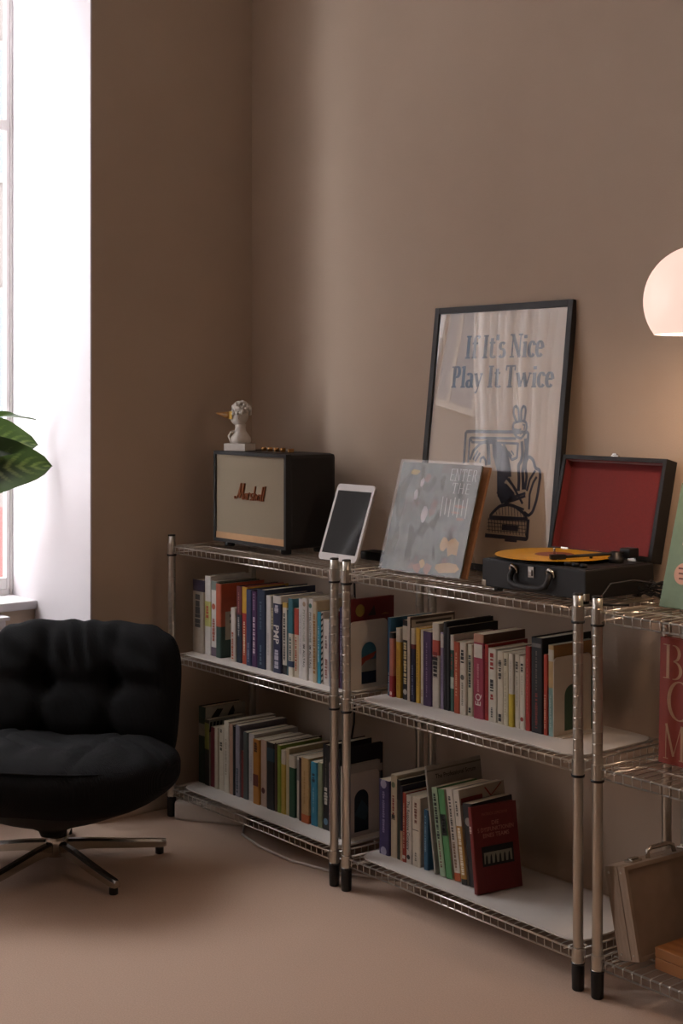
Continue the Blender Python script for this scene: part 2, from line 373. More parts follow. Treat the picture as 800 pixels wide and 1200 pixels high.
# ================================================================ books
BOOKS={
 'A':[
  (0.1170,0.0670,0.244,0.160,'b9ab96',[(0.84, 1, '3a2c46')],[('d', 0.35, 0.8, '4a4844', 0.5)],'thick beige book with dark purple top band'),
  (0.1846,0.0354,0.261,0.165,'d9d2c8',[(0.36, 0.68, 'c3bf62')],[('d', 0.45, 0.62, 'c8552d', 0.45)],'white paperback with pale yellow block and orange marks'),
  (0.2206,0.0344,0.248,0.160,'d9d2c8',[(0.88, 1, '6f7a70'), (0, 0.12, '6a5566')],[('d', 0.2, 0.5, 'b0604a', 0.45), ('o', 0.66, 'c4562f')],'white book with an orange dot and grey-green top'),
  (0.2556,0.0294,0.243,0.175,'2f4a41',[(0.42, 1, 'c2502c')],[],'orange and dark green clothbound book with beige cover label'),
  (0.3440,0.0260,0.174,0.130,'cfc3b6',[],[('d', 0.05, 0.55, 'b5502e', 0.4)],'small narrow white paperback with red marks'),
  (0.3706,0.0284,0.246,0.165,'1d2a3d',[(0.63, 1, '6d1f2a')],[('d', 0.35, 0.6, 'b9b6ae', 0.3), ('d', 0.66, 0.92, 'b06a62', 0.25)],'maroon over navy hardback'),
  (0.3996,0.0284,0.247,0.165,'b8401d',[(0.66, 1, 'd9a01e'), (0.5, 0.66, 'a11d1c')],[('d', 0.12, 0.55, 'e6c9a0', 0.35)],'yellow, red and orange striped paperback'),
  (0.4286,0.0294,0.242,0.155,'2e3c63',[],[('d', 0.05, 0.3, '8893a8', 0.3)],'slate blue paperback beside the purple spine'),
  (0.4586,0.0274,0.239,0.155,'4a2357',[],[('d', 0.16, 0.66, 'e0c9d6', 0.42), ('d', 0.75, 0.97, '9a7a9c', 0.3)],'purple paperback with pale vertical title'),
  (0.4880,0.0440,0.249,0.200,'16294a',[],[('d', 0.5, 0.85, '4d6577', 0.25), ('d', 0.05, 0.3, '5c7485', 0.25)],'tall thick dark blue hardback'),
  (0.5326,0.0264,0.234,0.160,'d4cfcb',[],[('d', 0.2, 0.5, 'a8a4a6', 0.2)],'blank white paperback beside the dark blue hardback'),
  (0.5596,0.0154,0.234,0.155,'5d5a4c',[(0.55, 0.85, '8d8363')],[('d', 0.56, 0.84, 'd6c79a', 0.45)],'olive grey paperback with gold block lettering'),
  (0.5756,0.0414,0.239,0.165,'20264e',[(0.9, 1, 'd6cfc8')],[('t', 'PMP', 0.38, 0.62, 'e9e4dc', -1, 0.66), ('d', 0.06, 0.3, 'b9b4c4', 0.5), ('d', 0.78, 0.88, 'c5c0cc', 0.5)],'navy manual lettered PMP'),
  (0.6176,0.0244,0.222,0.150,'1b1a1a',[(0.13, 0.93, 'd3cbbb'), (0.93, 1, 'c9a23c')],[('d', 0.2, 0.85, '3a3633', 0.4)],'black book with a long cream spine panel'),
  (0.6426,0.0104,0.200,0.140,'1f4a52',[],[],'thin dark teal booklet'),
  (0.6536,0.0254,0.239,0.165,'d2c9b4',[(0.55, 1, '1f6a78'), (0.12, 0.2, '23395e')],[('d', 0.2, 0.5, '35565e', 0.4)],'cream book with teal upper half'),
  (0.6796,0.0224,0.211,0.145,'d6c7ac',[(0.62, 1, 'bf3d22')],[('d', 0.1, 0.58, 'b0492c', 0.4)],'cream paperback with red upper third'),
  (0.7026,0.0214,0.242,0.160,'d6d1cd',[],[('d', 0.3, 0.8, 'b3a9b3', 0.3)],'slim white book with faint lilac title'),
  (0.7246,0.0244,0.247,0.160,'d8d3cc',[],[('t', 'PSYCHOLOGIE', 0.47, 0.86, '7d8a70', -1, 0.42), ('t', 'IM ALLTAG', 0.16, 0.44, '26221f', -1, 0.42), ('o', 0.93, 'a88a6c')],'white book titled PSYCHOLOGIE IM ALLTAG'),
  (0.7496,0.0244,0.247,0.160,'d8d3cc',[],[('t', 'PHILOSOPHIE', 0.47, 0.84, '3c4a42', -1, 0.42), ('t', 'IM ALLTAG', 0.16, 0.44, '26221f', -1, 0.42), ('o', 0.92, '2d6655')],'white book titled PHILOSOPHIE IM ALLTAG'),
  (0.7746,0.0204,0.242,0.150,'cbb894',[],[('d', 0.1, 0.85, 'a4742b', 0.6)],'cream book with large gold letters'),
  (0.7956,0.0184,0.214,0.150,'1a93ad',[],[('d', 0.3, 0.8, 'bfe3ea', 0.25)],'bright turquoise paperback'),
  (0.8146,0.0114,0.216,0.150,'d2cabd',[],[('z', 0, 1, '19181a')],'black and white zigzag patterned paperback'),
  (0.8266,0.0284,0.196,0.130,'d9cfc6',[],[('d', 0.55, 0.75, '8d6f66', 0.35), ('d', 0.1, 0.4, 'a06a5e', 0.4)],'short white paperback with pinkish lettering'),
  (0.8556,0.0194,0.206,0.150,'1d4f86',[],[('t', 'GRIT', 0.72, 0.93, 'dfe6ea', -1, 0.5), ('d', 0.1, 0.6, '93aec2', 0.3)],'blue paperback titled GRIT'),
  (0.8756,0.0214,0.226,0.150,'7c1f22',[],[('d', 0.2, 0.8, 'c9a795', 0.3)],'crimson paperback behind the joined posts'),
  (0.8976,0.0214,0.239,0.160,'43305a',[],[('d', 0.2, 0.8, 'a79fb4', 0.3)],'violet paperback behind the joined posts'),
 ],
 'B':[
  (1.0600,0.0130,0.224,0.160,'1f5f83',[],[('d', 0.05, 0.3, '9fb4bd', 0.4)],'slim blue book beside the salmon pink spine'),
  (1.0736,0.0174,0.184,0.130,'c46f58',[(0.91, 1, '17171a'), (0, 0.33, 'a3161f')],[('o', 0.06, 'e0b8a8')],'salmon pink paperback with red foot and black cap'),
  (1.0950,0.0200,0.199,0.150,'d9a72a',[(0.8, 1, 'd2c8b4')],[('d', 0.1, 0.7, 'b9862a', 0.3)],'yellow paperback with white top, beside salmon spine'),
  (1.1230,0.0270,0.225,0.160,'1c1815',[(0.75, 0.93, 'c9bda5')],[('d', 0.2, 0.72, 'd9c58c', 0.5), ('o', 0.1, 'b9b2a6')],'black book with cream top and gold letters'),
  (1.1506,0.0124,0.237,0.172,'cfc0ac',[],[],'tall pale hardback whose grey cover shows above neighbours'),
  (1.1636,0.0174,0.208,0.150,'1b2146',[(0.78, 1, 'cbbd9e'), (0.72, 0.78, '7c1d22')],[('d', 0.1, 0.5, '7f8bb0', 0.3)],'navy paperback with cream upper end'),
  (1.1816,0.0174,0.210,0.150,'dcae2c',[],[('d', 0.2, 0.7, '8e6f1d', 0.25)],'plain yellow paperback'),
  (1.1996,0.0154,0.207,0.150,'d2c5ac',[],[('d', 0.1, 0.2, 'b08a6e', 0.4)],'plain cream paperback beside the yellow one'),
  (1.2160,0.0350,0.206,0.155,'45295a',[],[('d', 0.1, 0.85, '8a7398', 0.16)],'thick purple hardback'),
  (1.2530,0.0280,0.234,0.160,'cfc6b4',[(0.62, 0.8, 'c0452f')],[('d', 0.36, 0.6, '1d1a18', 0.75), ('d', 0.6, 0.66, '8e1d18', 0.7)],'cream book with red block and black lettering'),
  (1.2816,0.0134,0.211,0.155,'8d7f9c',[(0.8, 0.98, 'cfc6bf')],[('d', 0.3, 0.7, '5f4d78', 0.3)],'lilac paperback with white label at top'),
  (1.2956,0.0124,0.241,0.180,'17171b',[],[('d', 0.2, 0.8, '3c3c46', 0.3)],'tall black hardback before its shorter black neighbour'),
  (1.3086,0.0114,0.228,0.187,'15181c',[],[],'wide black hardback behind the green spine'),
  (1.3206,0.0144,0.209,0.150,'2f5a4a',[(0.8, 1, 'cfc6b8'), (0.3, 0.45, 'b7c4b4')],[('d', 0.55, 0.75, 'b0503e', 0.4)],'green and white photo paperback'),
  (1.3410,0.0230,0.194,0.140,'b5431c',[],[('d', 0.25, 0.85, 'dc9a70', 0.3)],'burnt orange paperback'),
  (1.3646,0.0244,0.195,0.140,'d6ccb6',[],[('d', 0.72, 0.9, '1f1c1a', 0.55), ('o', 0.52, '5c5a50'), ('d', 0.12, 0.45, '8c8474', 0.3)],'cream paperback with bold black title, beside orange spine'),
  (1.3896,0.0204,0.193,0.140,'cfc7a9',[(0, 1, 'cfc7a9')],[('d', 0.4, 0.85, '2f3d3a', 0.5), ('d', 0.05, 0.12, '22201c', 0.5)],'ivory paperback with small dark title and teal edge'),
  (1.4170,0.0390,0.226,0.157,'a52a45',[(0.9, 1, 'c58a6a')],[('t', 'EQ', 0.16, 0.3, 'ecd5cc', 1, 0.52), ('l', 0.72, 0.88, 'd8cdbd'), ('d', 0.32, 0.65, 'cf7d86', 0.2)],'thick crimson book lettered EQ'),
  (1.4566,0.0134,0.202,0.150,'b32219',[],[('d', 0.1, 0.8, '8a1210', 0.3)],'bright red paperback beside the crimson EQ book'),
  (1.4720,0.0300,0.194,0.135,'d8d0bd',[],[('d', 0.72, 0.94, 'b0261c', 0.5), ('d', 0.42, 0.58, '221e1b', 0.5), ('d', 0.3, 0.38, 'b0261c', 0.4), ('d', 0.06, 0.2, '55504a', 0.25)],'white paperback with red and black slanted title'),
  (1.5050,0.0230,0.191,0.130,'d3c8af',[],[('d', 0.6, 0.88, '4c463c', 0.5), ('d', 0.04, 0.14, '221e1b', 0.6)],'cream paperback with grey title beside the red-lettered one'),
  (1.5286,0.0174,0.190,0.130,'d0c4a4',[],[('d', 0.82, 0.92, '3a352c', 0.5), ('d', 0.15, 0.75, '8d8268', 0.2)],'slim tan-cream paperback with small dark title at top'),
  (1.5470,0.0170,0.190,0.130,'d4cbb8',[(0, 0.45, 'd2b41f')],[('d', 0.5, 0.9, 'b5aa98', 0.2)],'white paperback with yellow lower half'),
  (1.5660,0.0180,0.191,0.130,'d5cbb4',[],[('d', 0.76, 0.9, '3a352e', 0.5), ('d', 0.3, 0.7, '8d8570', 0.2)],'cream paperback right of the half-yellow spine'),
  (1.5850,0.0190,0.189,0.130,'d7cdb8',[],[('d', 0.78, 0.9, '2f2b26', 0.5), ('o', 0.14, 'a02a20'), ('d', 0.45, 0.75, '8d8570', 0.2)],'cream paperback beside the scarlet spine'),
  (1.6050,0.0180,0.218,0.150,'b3241a',[],[('d', 0.2, 0.85, 'd0685a', 0.2)],'scarlet paperback beside the thick black book'),
  (1.6260,0.0400,0.244,0.185,'141416',[],[('d', 0.45, 0.86, '6f665c', 0.14), ('d', 0.05, 0.42, '8a2f28', 0.22), ('l', 0.9, 0.94, '777069')],'thick black hardback'),
  (1.6680,0.0130,0.205,0.140,'c43a1d',[],[('d', 0.08, 0.5, 'e0a080', 0.4)],'thin vermilion paperback beside the bookend'),
  (1.6820,0.0190,0.231,0.155,'7fa39a',[(0.53, 1, 'c09a5e'), (0.82, 0.95, 'c9bda8')],[('d', 0.1, 0.45, 'a9c2b8', 0.3)],'tan over pale blue book against the bookend'),
 ],
 'C':[
  (0.1050,0.0390,0.256,0.165,'1c3a2c',[(0.62, 0.78, '8e8a80')],[],'dark green picture book with plant silhouettes on pale cover'),
  (0.1470,0.0280,0.219,0.150,'1b1a18',[(0.55, 0.95, '7c7a2a')],[],'black patterned paperback with an olive block'),
  (0.1780,0.0280,0.199,0.150,'6e1822',[],[],'maroon paperback'),
  (0.2080,0.0210,0.204,0.150,'c2b59b',[],[],'slim cream paperback right of the maroon spine'),
  (0.2296,0.0294,0.212,0.150,'cbbfa6',[],[('d', 0.62, 0.75, '55503f', 0.5), ('d', 0.9, 0.95, '3a362c', 0.4)],'ivory paperback with dark marks'),
  (0.2610,0.0300,0.234,0.190,'d2c8b2',[],[('d', 0.25, 0.75, 'aa9f8a', 0.3)],'tall white hardback with faint marks'),
  (0.2916,0.0214,0.230,0.180,'b98f74',[],[],'pinkish tan paperback'),
  (0.3136,0.0114,0.225,0.180,'1a1718',[],[],'very thin black book'),
  (0.3256,0.0264,0.232,0.190,'8c8794',[],[('d', 0.05, 0.4, '3f5360', 0.4)],'lavender grey hardback'),
  (0.3526,0.0134,0.152,0.130,'7d2a26',[],[],'short brick red booklet'),
  (0.3666,0.0264,0.217,0.170,'4b5450',[],[],'slate grey paperback'),
  (0.3950,0.0330,0.217,0.175,'c3bcb6',[],[('d', 0.3, 0.7, 'a49ca2', 0.2)],'pale lilac white paperback'),
  (0.4286,0.0344,0.207,0.150,'c07a1d',[],[('d', 0.8, 0.95, '5c2c14', 0.5), ('l', 0.28, 0.46, '6e2416')],'orange ochre paperback'),
  (0.4660,0.0320,0.211,0.155,'c4a48e',[],[('o', 0.24, '5c1a18')],'dusty pink paperback with dark red dot'),
  (0.5030,0.0410,0.211,0.165,'12181b',[(0.72, 0.92, '1d4452')],[],'thick black paperback with teal patch'),
  (0.5446,0.0124,0.214,0.180,'4a2f20',[],[],'thin brown book beside the lime spine'),
  (0.5576,0.0174,0.211,0.165,'86a02c',[],[],'lime green paperback'),
  (0.5756,0.0214,0.199,0.150,'cfc6ae',[(0, 0.78, 'c7a93a')],[],'yellow paperback with white head'),
  (0.5976,0.0174,0.208,0.165,'cbb88e',[],[],'straw coloured slim book'),
  (0.6156,0.0304,0.192,0.140,'1c5238',[(0.8, 1, 'd0c7b2')],[],'forest green book with white head'),
  (0.6500,0.0180,0.192,0.140,'d0c8b8',[(0.62, 0.95, '8b8a82')],[],'white paperback with grey photo strip'),
  (0.6686,0.0144,0.193,0.140,'42211d',[],[],'thin dark brown paperback'),
  (0.6836,0.0374,0.198,0.140,'c59f63',[(0, 0.13, 'c8602a')],[('d', 0.3, 0.8, 'a9824a', 0.2)],'tan paperback with orange foot'),
  (0.7260,0.0310,0.193,0.130,'2786a8',[],[('d', 0.68, 0.82, '123040', 0.5), ('d', 0.2, 0.6, '7fb9cc', 0.2)],'sky blue paperback'),
  (0.7576,0.0224,0.196,0.130,'7f8c6a',[],[],'sage green paperback'),
  (0.7820,0.0340,0.256,0.165,'121315',[],[('d', 0.3, 0.5, 'cfc9b8', 0.5), ('d', 0.5, 0.85, '5f5b52', 0.2), ('o', 0.1, '5d86a2')],'black paperback with white slanted title'),
  (0.8166,0.0154,0.207,0.130,'d0b8b4',[],[('d', 0.1, 0.9, '9a4a50', 0.4)],'pinkish white slim paperback'),
  (0.8340,0.0260,0.222,0.140,'6c6558',[],[],'taupe paperback behind the joined posts'),
  (0.8606,0.0244,0.247,0.150,'cfc5b2',[],[],'cream paperback behind the joined posts'),
 ],
 'D':[
  (1.0610,0.0430,0.212,0.140,'3b3168',[],[('d', 0.3, 0.85, '8f88b0', 0.25), ('o', 0.05, 'a9a4c0'), ('o', 0.95, 'a9a4c0')],'thick blue violet hardback'),
  (1.1060,0.0270,0.234,0.170,'cdbd9e',[],[('d', 0.5, 0.75, '8e2a22', 0.3), ('d', 0.46, 0.52, '2a2220', 0.6), ('o', 0.88, '6d7a5c')],'cream book with dark red title'),
  (1.1336,0.0144,0.224,0.165,'2f3a28',[(0.75, 1, '1a1a1c')],[],'olive green paperback with black head'),
  (1.1486,0.0084,0.210,0.160,'26283f',[(0, 0.4, 'c79f7a')],[],'thin navy and peach booklet'),
  (1.1590,0.0160,0.194,0.150,'a8321f',[],[('d', 0.2, 0.85, 'd9a184', 0.35), ('l', 0.05, 0.1, 'd8cbb8')],'brick orange-red paperback'),
  (1.1756,0.0224,0.191,0.150,'d6cebf',[],[('t', 'The Responsive Company', 0.2, 0.92, '2b2725', -1, 0.5), ('o', 0.1, '3a3633')],'white paperback titled The Responsive Company'),
  (1.2000,0.0320,0.192,0.150,'d3c6ae',[],[('d', 0.62, 0.92, '7a4a38', 0.35), ('d', 0.08, 0.2, '8a8070', 0.25), ('l', 0.52, 0.53, '2a2725')],'two-part cream paperback split by a dark line'),
  (1.2460,0.0180,0.166,0.130,'1d5576',[],[('d', 0.3, 0.9, '86a9ba', 0.3)],'small blue paperback left standing alone by the gap'),
 ],
}

def uprof(t, d, c, o=0.0):
    return [(-o, d), (-o, c), (c*.3-o*.7, c*.3-o*.7), (c, -o), (t-c, -o), (t-c*.3+o*.7, c*.3-o*.7), (t+o, c), (t+o, d)]
def shell(mb, t, d, z0, z1, w, c, o=0.0):
    """wrap-round cover: back board, spine, front board as one folded sheet of thickness w"""
    outer = uprof(t, d, c, o); inner = [(w, d), (w, c), (w, w), (c, w), (t-c, w), (t-w, w), (t-w, c), (t-w, d)]
    if o: inner = uprof(t, d, c, o-.0004)
    n = len(outer); vs = []
    for z in (z0, z1): vs += [(x,y,z) for x,y in outer] + [(x,y,z) for x,y in inner]
    k = 2*n; fs = []
    for i in range(n-1):
        fs += [(i,i+1,k+i+1,k+i), (n+i+1,n+i,k+n+i,k+n+i+1), (i+1,i,n+i,n+i+1), (k+i,k+i+1,k+n+i+1,k+n+i)]
    fs += [(0,k,k+n,n), (n-1,2*n-1,k+2*n-1,k+n-1)]
    mb.add(vs, fs)
rng = random.Random(3)
def make_book(label, group, loc, t, h, d, cover, bands=(), marks=(), art=(), rot=(0,0,0), hard=None):
    b = thing('book', label, 'book', loc, rot, group)
    hard = h > .238 if hard is None else hard
    w = .0024 if hard else .0011; ov = .003 if hard else .0004; w = min(w, t*.2)
    c = min(.004, t*.22)
    m = MB(); shell(m, t, d, 0, h, w, c); m.build('cover', paint(cover), b, fix=True)
    MB().box((w+.0001, w+.0006, ov), (t-w-.0001, d-ov-.0008, h-ov-.0003)).build('page_block', PAGES, b)
    for q, (f0, f1, hx) in enumerate(bands):
        m = MB(); shell(m, t, d*.999, h*f0+.0002, h*f1-.0002, .0004, c, .0004+.0002*q); m.build('colour_band', paint(hx), b, fix=True)
    Y = -.0014; ti = {}
    for k in marks:
        if k[0] == 't':
            _, s, f0, f1, hx, dr, wf = k; vs, fs, tw, th = text2d(s); L = (f1-f0)*h
            m = MB(); m.add([(x, y, 0) for x, y in vs], fs); su = L/tw; sv = t*wf/th
            if dr < 0: lay(m, (t*(1-wf)/2, Y, h*f1), (0,0,-1), (1,0,0), su, sv, (0,-1,0))
            else: lay(m, (t*(1+wf)/2, Y, h*f0), (0,0,1), (-1,0,0), su, sv, (0,-1,0))
            ti.setdefault(hx, MB()).add(m.v, m.f)
        elif k[0] == 'd':                           # lettering too small to read in the photograph
            _, f0, f1, hx, wf = k; m = ti.setdefault(hx, MB()); z = h*f1; wd_ = t*wf
            while z > h*f0:
                l = rng.uniform(.25, .75)*max(wd_, .004); z1 = max(z-l, h*f0); ww = wd_*rng.uniform(.7, 1)
                m.add([(t/2-ww/2,Y,z1),(t/2+ww/2,Y,z1),(t/2+ww/2,Y,z),(t/2-ww/2,Y,z)], [(0,1,2,3)])
                z = z1 - rng.choice([.0011, .0011, .0015, .004])
        elif k[0] == 'o':
            m = ti.setdefault(k[2], MB()); r = t*.3; m.add([(t/2+r*math.cos(i*math.pi/7), Y, h*k[1]+r*math.sin(i*math.pi/7)) for i in range(14)], [tuple(range(14))])
        elif k[0] == 'l':
            m = ti.setdefault(k[3], MB()); m.add([(t*.1,Y,h*k[1]),(t*.9,Y,h*k[1]),(t*.9,Y,h*k[2]),(t*.1,Y,h*k[2])], [(0,1,2,3)])
        elif k[0] == 'z':
            m = ti.setdefault(k[3], MB()); n = 13
            for i in range(n):
                z = h*(i+.1)/n; e = h/n*.45; m.add([(.0004,Y,z),(t-.0004,Y,z+e),(t-.0004,Y,z+2*e),(.0004,Y,z+e)], [(0,1,2,3)])
    for hx, m in ti.items(): m.build('spine_print', paint(hx, .6), b)
    for q, (poly, hx) in enumerate(art):            # front cover print, (depth fraction, height fraction)
        MB().add([(t+.0009+.0003*q, y*d, z*h) for y, z in poly], [tuple(range(len(poly)))]).build('cover_print', paint(hx, .6), b)
    return b
def rect(a, b, c, e): return [(a,c),(b,c),(b,e),(a,e)]
ART = {
 'orange and dark green clothbound book with beige cover label': [(rect(.1,.95,.24,.62), 'b9a890'), (rect(.2,.6,.54,.58), '35302a'), (rect(.2,.7,.46,.5), '35302a')],
 'tall pale hardback whose grey cover shows above neighbours': [(rect(.0,1,0,1), '4a3a32'), (rect(.03,.97,.02,.965), 'a89c8c'), (rect(.12,.92,.915,.94), '39332e')],
 'thick crimson book lettered EQ': [(rect(.0,1,.9,1), '6a4c38'), (rect(.0,1,.84,.87), '3c1d1a')],
 'tan over pale blue book against the bookend': [(rect(0,1,0,.62), '4f6b50'), (rect(0,1,.55,1), 'a9793f'), ([(.02,.8),(.3,.86),(.6,.845),(.7,.81),(.98,.8)], '1c1714'), (rect(.02,.98,.02,.6), '46684f'), ([(.42,.33),(.55,.26),(.62,.2),(.8,.2),(.95,.3),(.8,.34),(.62,.32)], '9c2c22'), ([(.7,.34),(.95,.3),(.95,.4)], '1c1714')],
 'dark green picture book with plant silhouettes on pale cover': [(rect(.02,1,0,1), 'b5ae9e'), ([(.05,.78),(.3,.96),(.45,.95),(.35,.86),(.25,.78)], '1b1d18'), ([(.5,.78),(.6,.9),(.7,.98),(.74,.9),(.66,.8)], '1b1d18'), ([(.75,.78),(.8,.86),(.96,.84),(.9,.78)], '232620')],
 'black patterned paperback with an olive block': [(rect(0,1,0,1), '9b9586')] + [([(i*.09,.82),(i*.09+.05,.82),(i*.09+.09,.97),(i*.09+.03,.97)], '191817') for i in range(10)],
}
WHERE = {'A': ('on middle shelf below the speaker', -.325, .545), 'B': ('on middle shelf below the record player', -.278, .545),
         'C': ('on bottom shelf below the speaker', -.297, .1), 'D': ('on bottom shelf below the record player', -.305, .1)}
for k, rows in BOOKS.items():
    wh, y, z = WHERE[k]
    for x, t, h, d, cv, bands, marks, lab in rows:
        make_book(lab + ' ' + wh, 'books ' + wh, (x, y + rng.uniform(-.004, .004), z), t, h, d, cv, bands, marks, ART.get(lab, ()))
gA, gB, gC, gD = ['books ' + WHERE[k][0] for k in 'ABCD']
# end books whose front covers show beside the bookends
make_book('large dark red picture book with yellow sun above the bookend', gA, (.9196, -.318, .545), .012, .262, .178, '7a1d1a', art=[(rect(0,1,0,1), '7d1c18'), ([(.26+.1*math.cos(i*.4488), .87+.07*math.sin(i*.4488)) for i in range(14)], 'a8872a'), ([(.42,.8),(.5,.86),(.56,.92),(.6,.8)], '2c1412'), ([(.7,.8),(.8,.82),(.9,.8)], 'b0662a')])
make_book('slim book with blue seascape cover behind the bookend arch', gA, (.9322, -.318, .545), .012, .19, .14, '2b4a5a', art=[(rect(0,1,0,1), '3b7a8c'), (rect(0,1,.0,.3), '12253f'), (rect(0,1,.26,.44), 'a9a08c'), ([(.2,.3),(.2,.46),(.7,.56),(.6,.46),(.4,.42)], 'b23d22')])
make_book('black and white photo book rising behind the lower bookend', gC, (.8856, -.318, .1), .011, .262, .165, '16171a', art=[(rect(.02,.98,.78,.98), '1d2024'), (rect(.02,.98,.68,.765), 'b9b1a2'), (rect(.4,.92,.7,.75), '1e1f20'), (rect(.02,.98,.02,.67), '1c2d38')])
make_book('slim pale book between photo book and lower bookend', gC, (.8972, -.318, .1), .010, .215, .145, 'b5ab9a', art=[(rect(.02,.98,.03,.85), '16252e'), ([(.3,.3),(.5,.5),(.7,.35),(.6,.2)], '2d4a52'), (rect(.05,.95,.88,.99), 'c0b6a4')])
# the leaning end of the bottom row
LEAN = [  # x at foot, thickness, height, depth, lean, cover, bands, marks, art, label
 (1.2950, .0075, .287, .205, -8.0, '9c968c', [], [], [(rect(0,1,0,1), 'a8a196'), (rect(0,1,.95,.965), '6f6a62')], 'tall thin grey book titled The Professional Scrum, leaning'),
 (1.3160, .023, .237, .15, -8.6, 'a5b89a', [(.0,1,'9fb893')], [('d',.42,.93,'1c2a22',.5), ('d',.1,.4,'6a2420',.3)], [(rect(0,1,0,1), '5f9a5c')], 'pale green leaning book with bold dark title'),
 (1.3405, .026, .237, .165, -8.6, '4f9456', [], [('l',.48,.72,'1a221c'), ('d',.5,.7,'d0d4c4',.35)], [(rect(0,1,0,1), 'b5ae9b')] + [(rect(.06+.2*i,.16+.2*i,.93,.97), '3f7d48') for i in range(5)], 'bright green leaning book with black patch'),
 (1.3685, .026, .243, .15, -8.4, 'd6cdbc', [(0,.09,'c2551f')], [('d',.45,.92,'55504a',.35), ('d',.12,.42,'8a6a50',.4)], [(rect(0,1,0,1), 'cabfac'), (rect(.02,.4,.6,.66), '2f2c2a')], 'white leaning paperback with orange foot'),
 (1.4000, .024, .247, .17, -8.2, 'd8cfbd', [(0,.62,'b4812a'), (0,.06,'221d18')], [('d',.1,.6,'efe2c4',.5), ('d',.72,.88,'4a4038',.3)], [(rect(0,1,0,1), 'bdb09c'), (rect(.03,.5,.84,.91), '8e2018'), ([(.55,.97),(.58,.97),(.7,.87),(.67,.87)], '9a221a'), ([(.92,.985),(.95,.985),(.7,.87),(.67,.87)], '9a221a')], 'white and ochre leaning paperback with red V on cover'),
 (1.4275, .038, .218, .15, -7.8, '1d2226', [], [('o',.78,'8d8a84')], [(rect(0,1,0,1), '1a1f22')], 'dark charcoal leaning book behind the red one'),
]
for x, t, h, d, ln, cv, bands, marks, art, lab in LEAN:
    a = R(ln)
    make_book(lab + ' on bottom shelf', gD, (x, -.307 + rng.uniform(-.004, .004), .1 + 0.0005), t, h, d, cv, bands, marks, art, rot=(0, a, 0), hard=False)
    bk = [o for o in COL.objects if o.name.startswith('book') and o.get('label') == lab + ' on bottom shelf'][0]
    if 'Scrum' in lab:
        vs, fs, tw, th = text2d('The Professional Scrum'); m = MB().add([(p, q, 0) for p, q in vs], fs)
        lay(m, (t+.0018, d*.14, h*.875), (0,1,0), (0,0,1), d*.75/tw, .0125/th, (1,0,0)).build('cover_title', paint('2c2926', .6), bk)
RT = .016; RH = .222; RD = .146
rb = make_book('dark red book Die 5 Dysfunktionen eines Teams, leaning on bottom shelf', gD, (1.4765, -.335, .1005), RT, RH, RD, '7c1512', [], [('d',.7,.78,'d0b0a4',.6)], [(rect(.16,.86,.3,.53), '15181a'), (rect(.2,.82,.33,.46), '9a9882')], rot=(0, R(-8), R(-9)), hard=True)
for q in range(6):
    y0 = .22+.1*q; MB().add([(RT+.002, yy*RD, zz*RH) for yy, zz in ((y0,.33),(y0+.055,.33),(y0+.05,.41),(y0+.035,.44),(y0+.015,.41))], [(0,1,2,3,4)]).build('cover_print', paint('14181b', .6), rb)
for s, z, cw, hh, hx in (('PATRICK LENCIONI', .885, .56, .0075, 'a8554a'), ('DIE', .77, .16, .011, 'c87c6a'), ('5 DYSFUNKTIONEN', .70, .8, .011, 'c87c6a'), ('EINES TEAMS', .63, .58, .011, 'c87c6a')):
    vs, fs, tw, th = text2d(s); m = MB().add([(p, q, 0) for p, q in vs], fs)
    lay(m, (RT+.0012, RD*(.5-cw/2), RH*z), (0,1,0), (0,0,1), RD*cw/tw, hh/th, (1,0,0)).build('cover_title', paint(hx, .6), rb)

# bookends: bent steel plates with an arched opening
def bookend(label, x, y, z, wdt, h, a0, a1, az0, az1):
    b = thing('bookend', label, 'bookend', (x, y, z), group='cream metal bookends')
    r = .014; m = MB(); th = .0022
    out = [(0,0),(wdt,0)] + [(wdt-r+r*math.cos(R(9*i)), h-r+r*math.sin(R(9*i))) for i in range(11)] + [(r-r*math.sin(R(9*i)), h-r+r*math.cos(R(9*i))) for i in range(11)]
    ra = (a1-a0)/2; ca = (a0+a1)/2; arch = [(a0,az0),(a1,az0)] + [(ca+ra*math.cos(R(10*i)), az1-ra+ra*math.sin(R(10*i))) for i in range(19)]
    bm = bmesh.new(); vv = []
    for loop in (out, arch):
        vs = [bm.verts.new((0, p, q)) for p, q in loop]
        for i in range(len(vs)): bm.edges.new((vs[i], vs[(i+1) % len(vs)]))
    bmesh.ops.triangle_fill(bm, edges=bm.edges[:], use_beauty=True)
    ext = bmesh.ops.extrude_face_region(bm, geom=bm.faces[:]); bmesh.ops.translate(bm, vec=(th,0,0), verts=[e for e in ext['geom'] if isinstance(e, bmesh.types.BMVert)])
    bmesh.ops.recalc_face_normals(bm, faces=bm.faces)
    me = bpy.data.meshes.new('plate'); bm.to_mesh(me); bm.free(); me.materials.append(STEELW); link('plate', me, b)
    MB().box((th, .004, 0), (th+.026, wdt-.004, .0016)).build('foot_plate', STEELW, b)
    return b
bookend('cream metal bookend with arch over blue seascape, below the speaker', .9465, -.322, .545, .142, .200, .042, .100, .014, .136)
bookend('cream metal bookend with arch beside the tan and pale blue book', 1.7025, -.278, .545, .140, .200, .040, .096, .010, .126)
bookend('cream metal bookend with dark arch on bottom shelf below the speaker', .9090, -.322, .1, .142, .190, .046, .102, .014, .138)

# ================================================================ things on the top shelf
TOP = .905
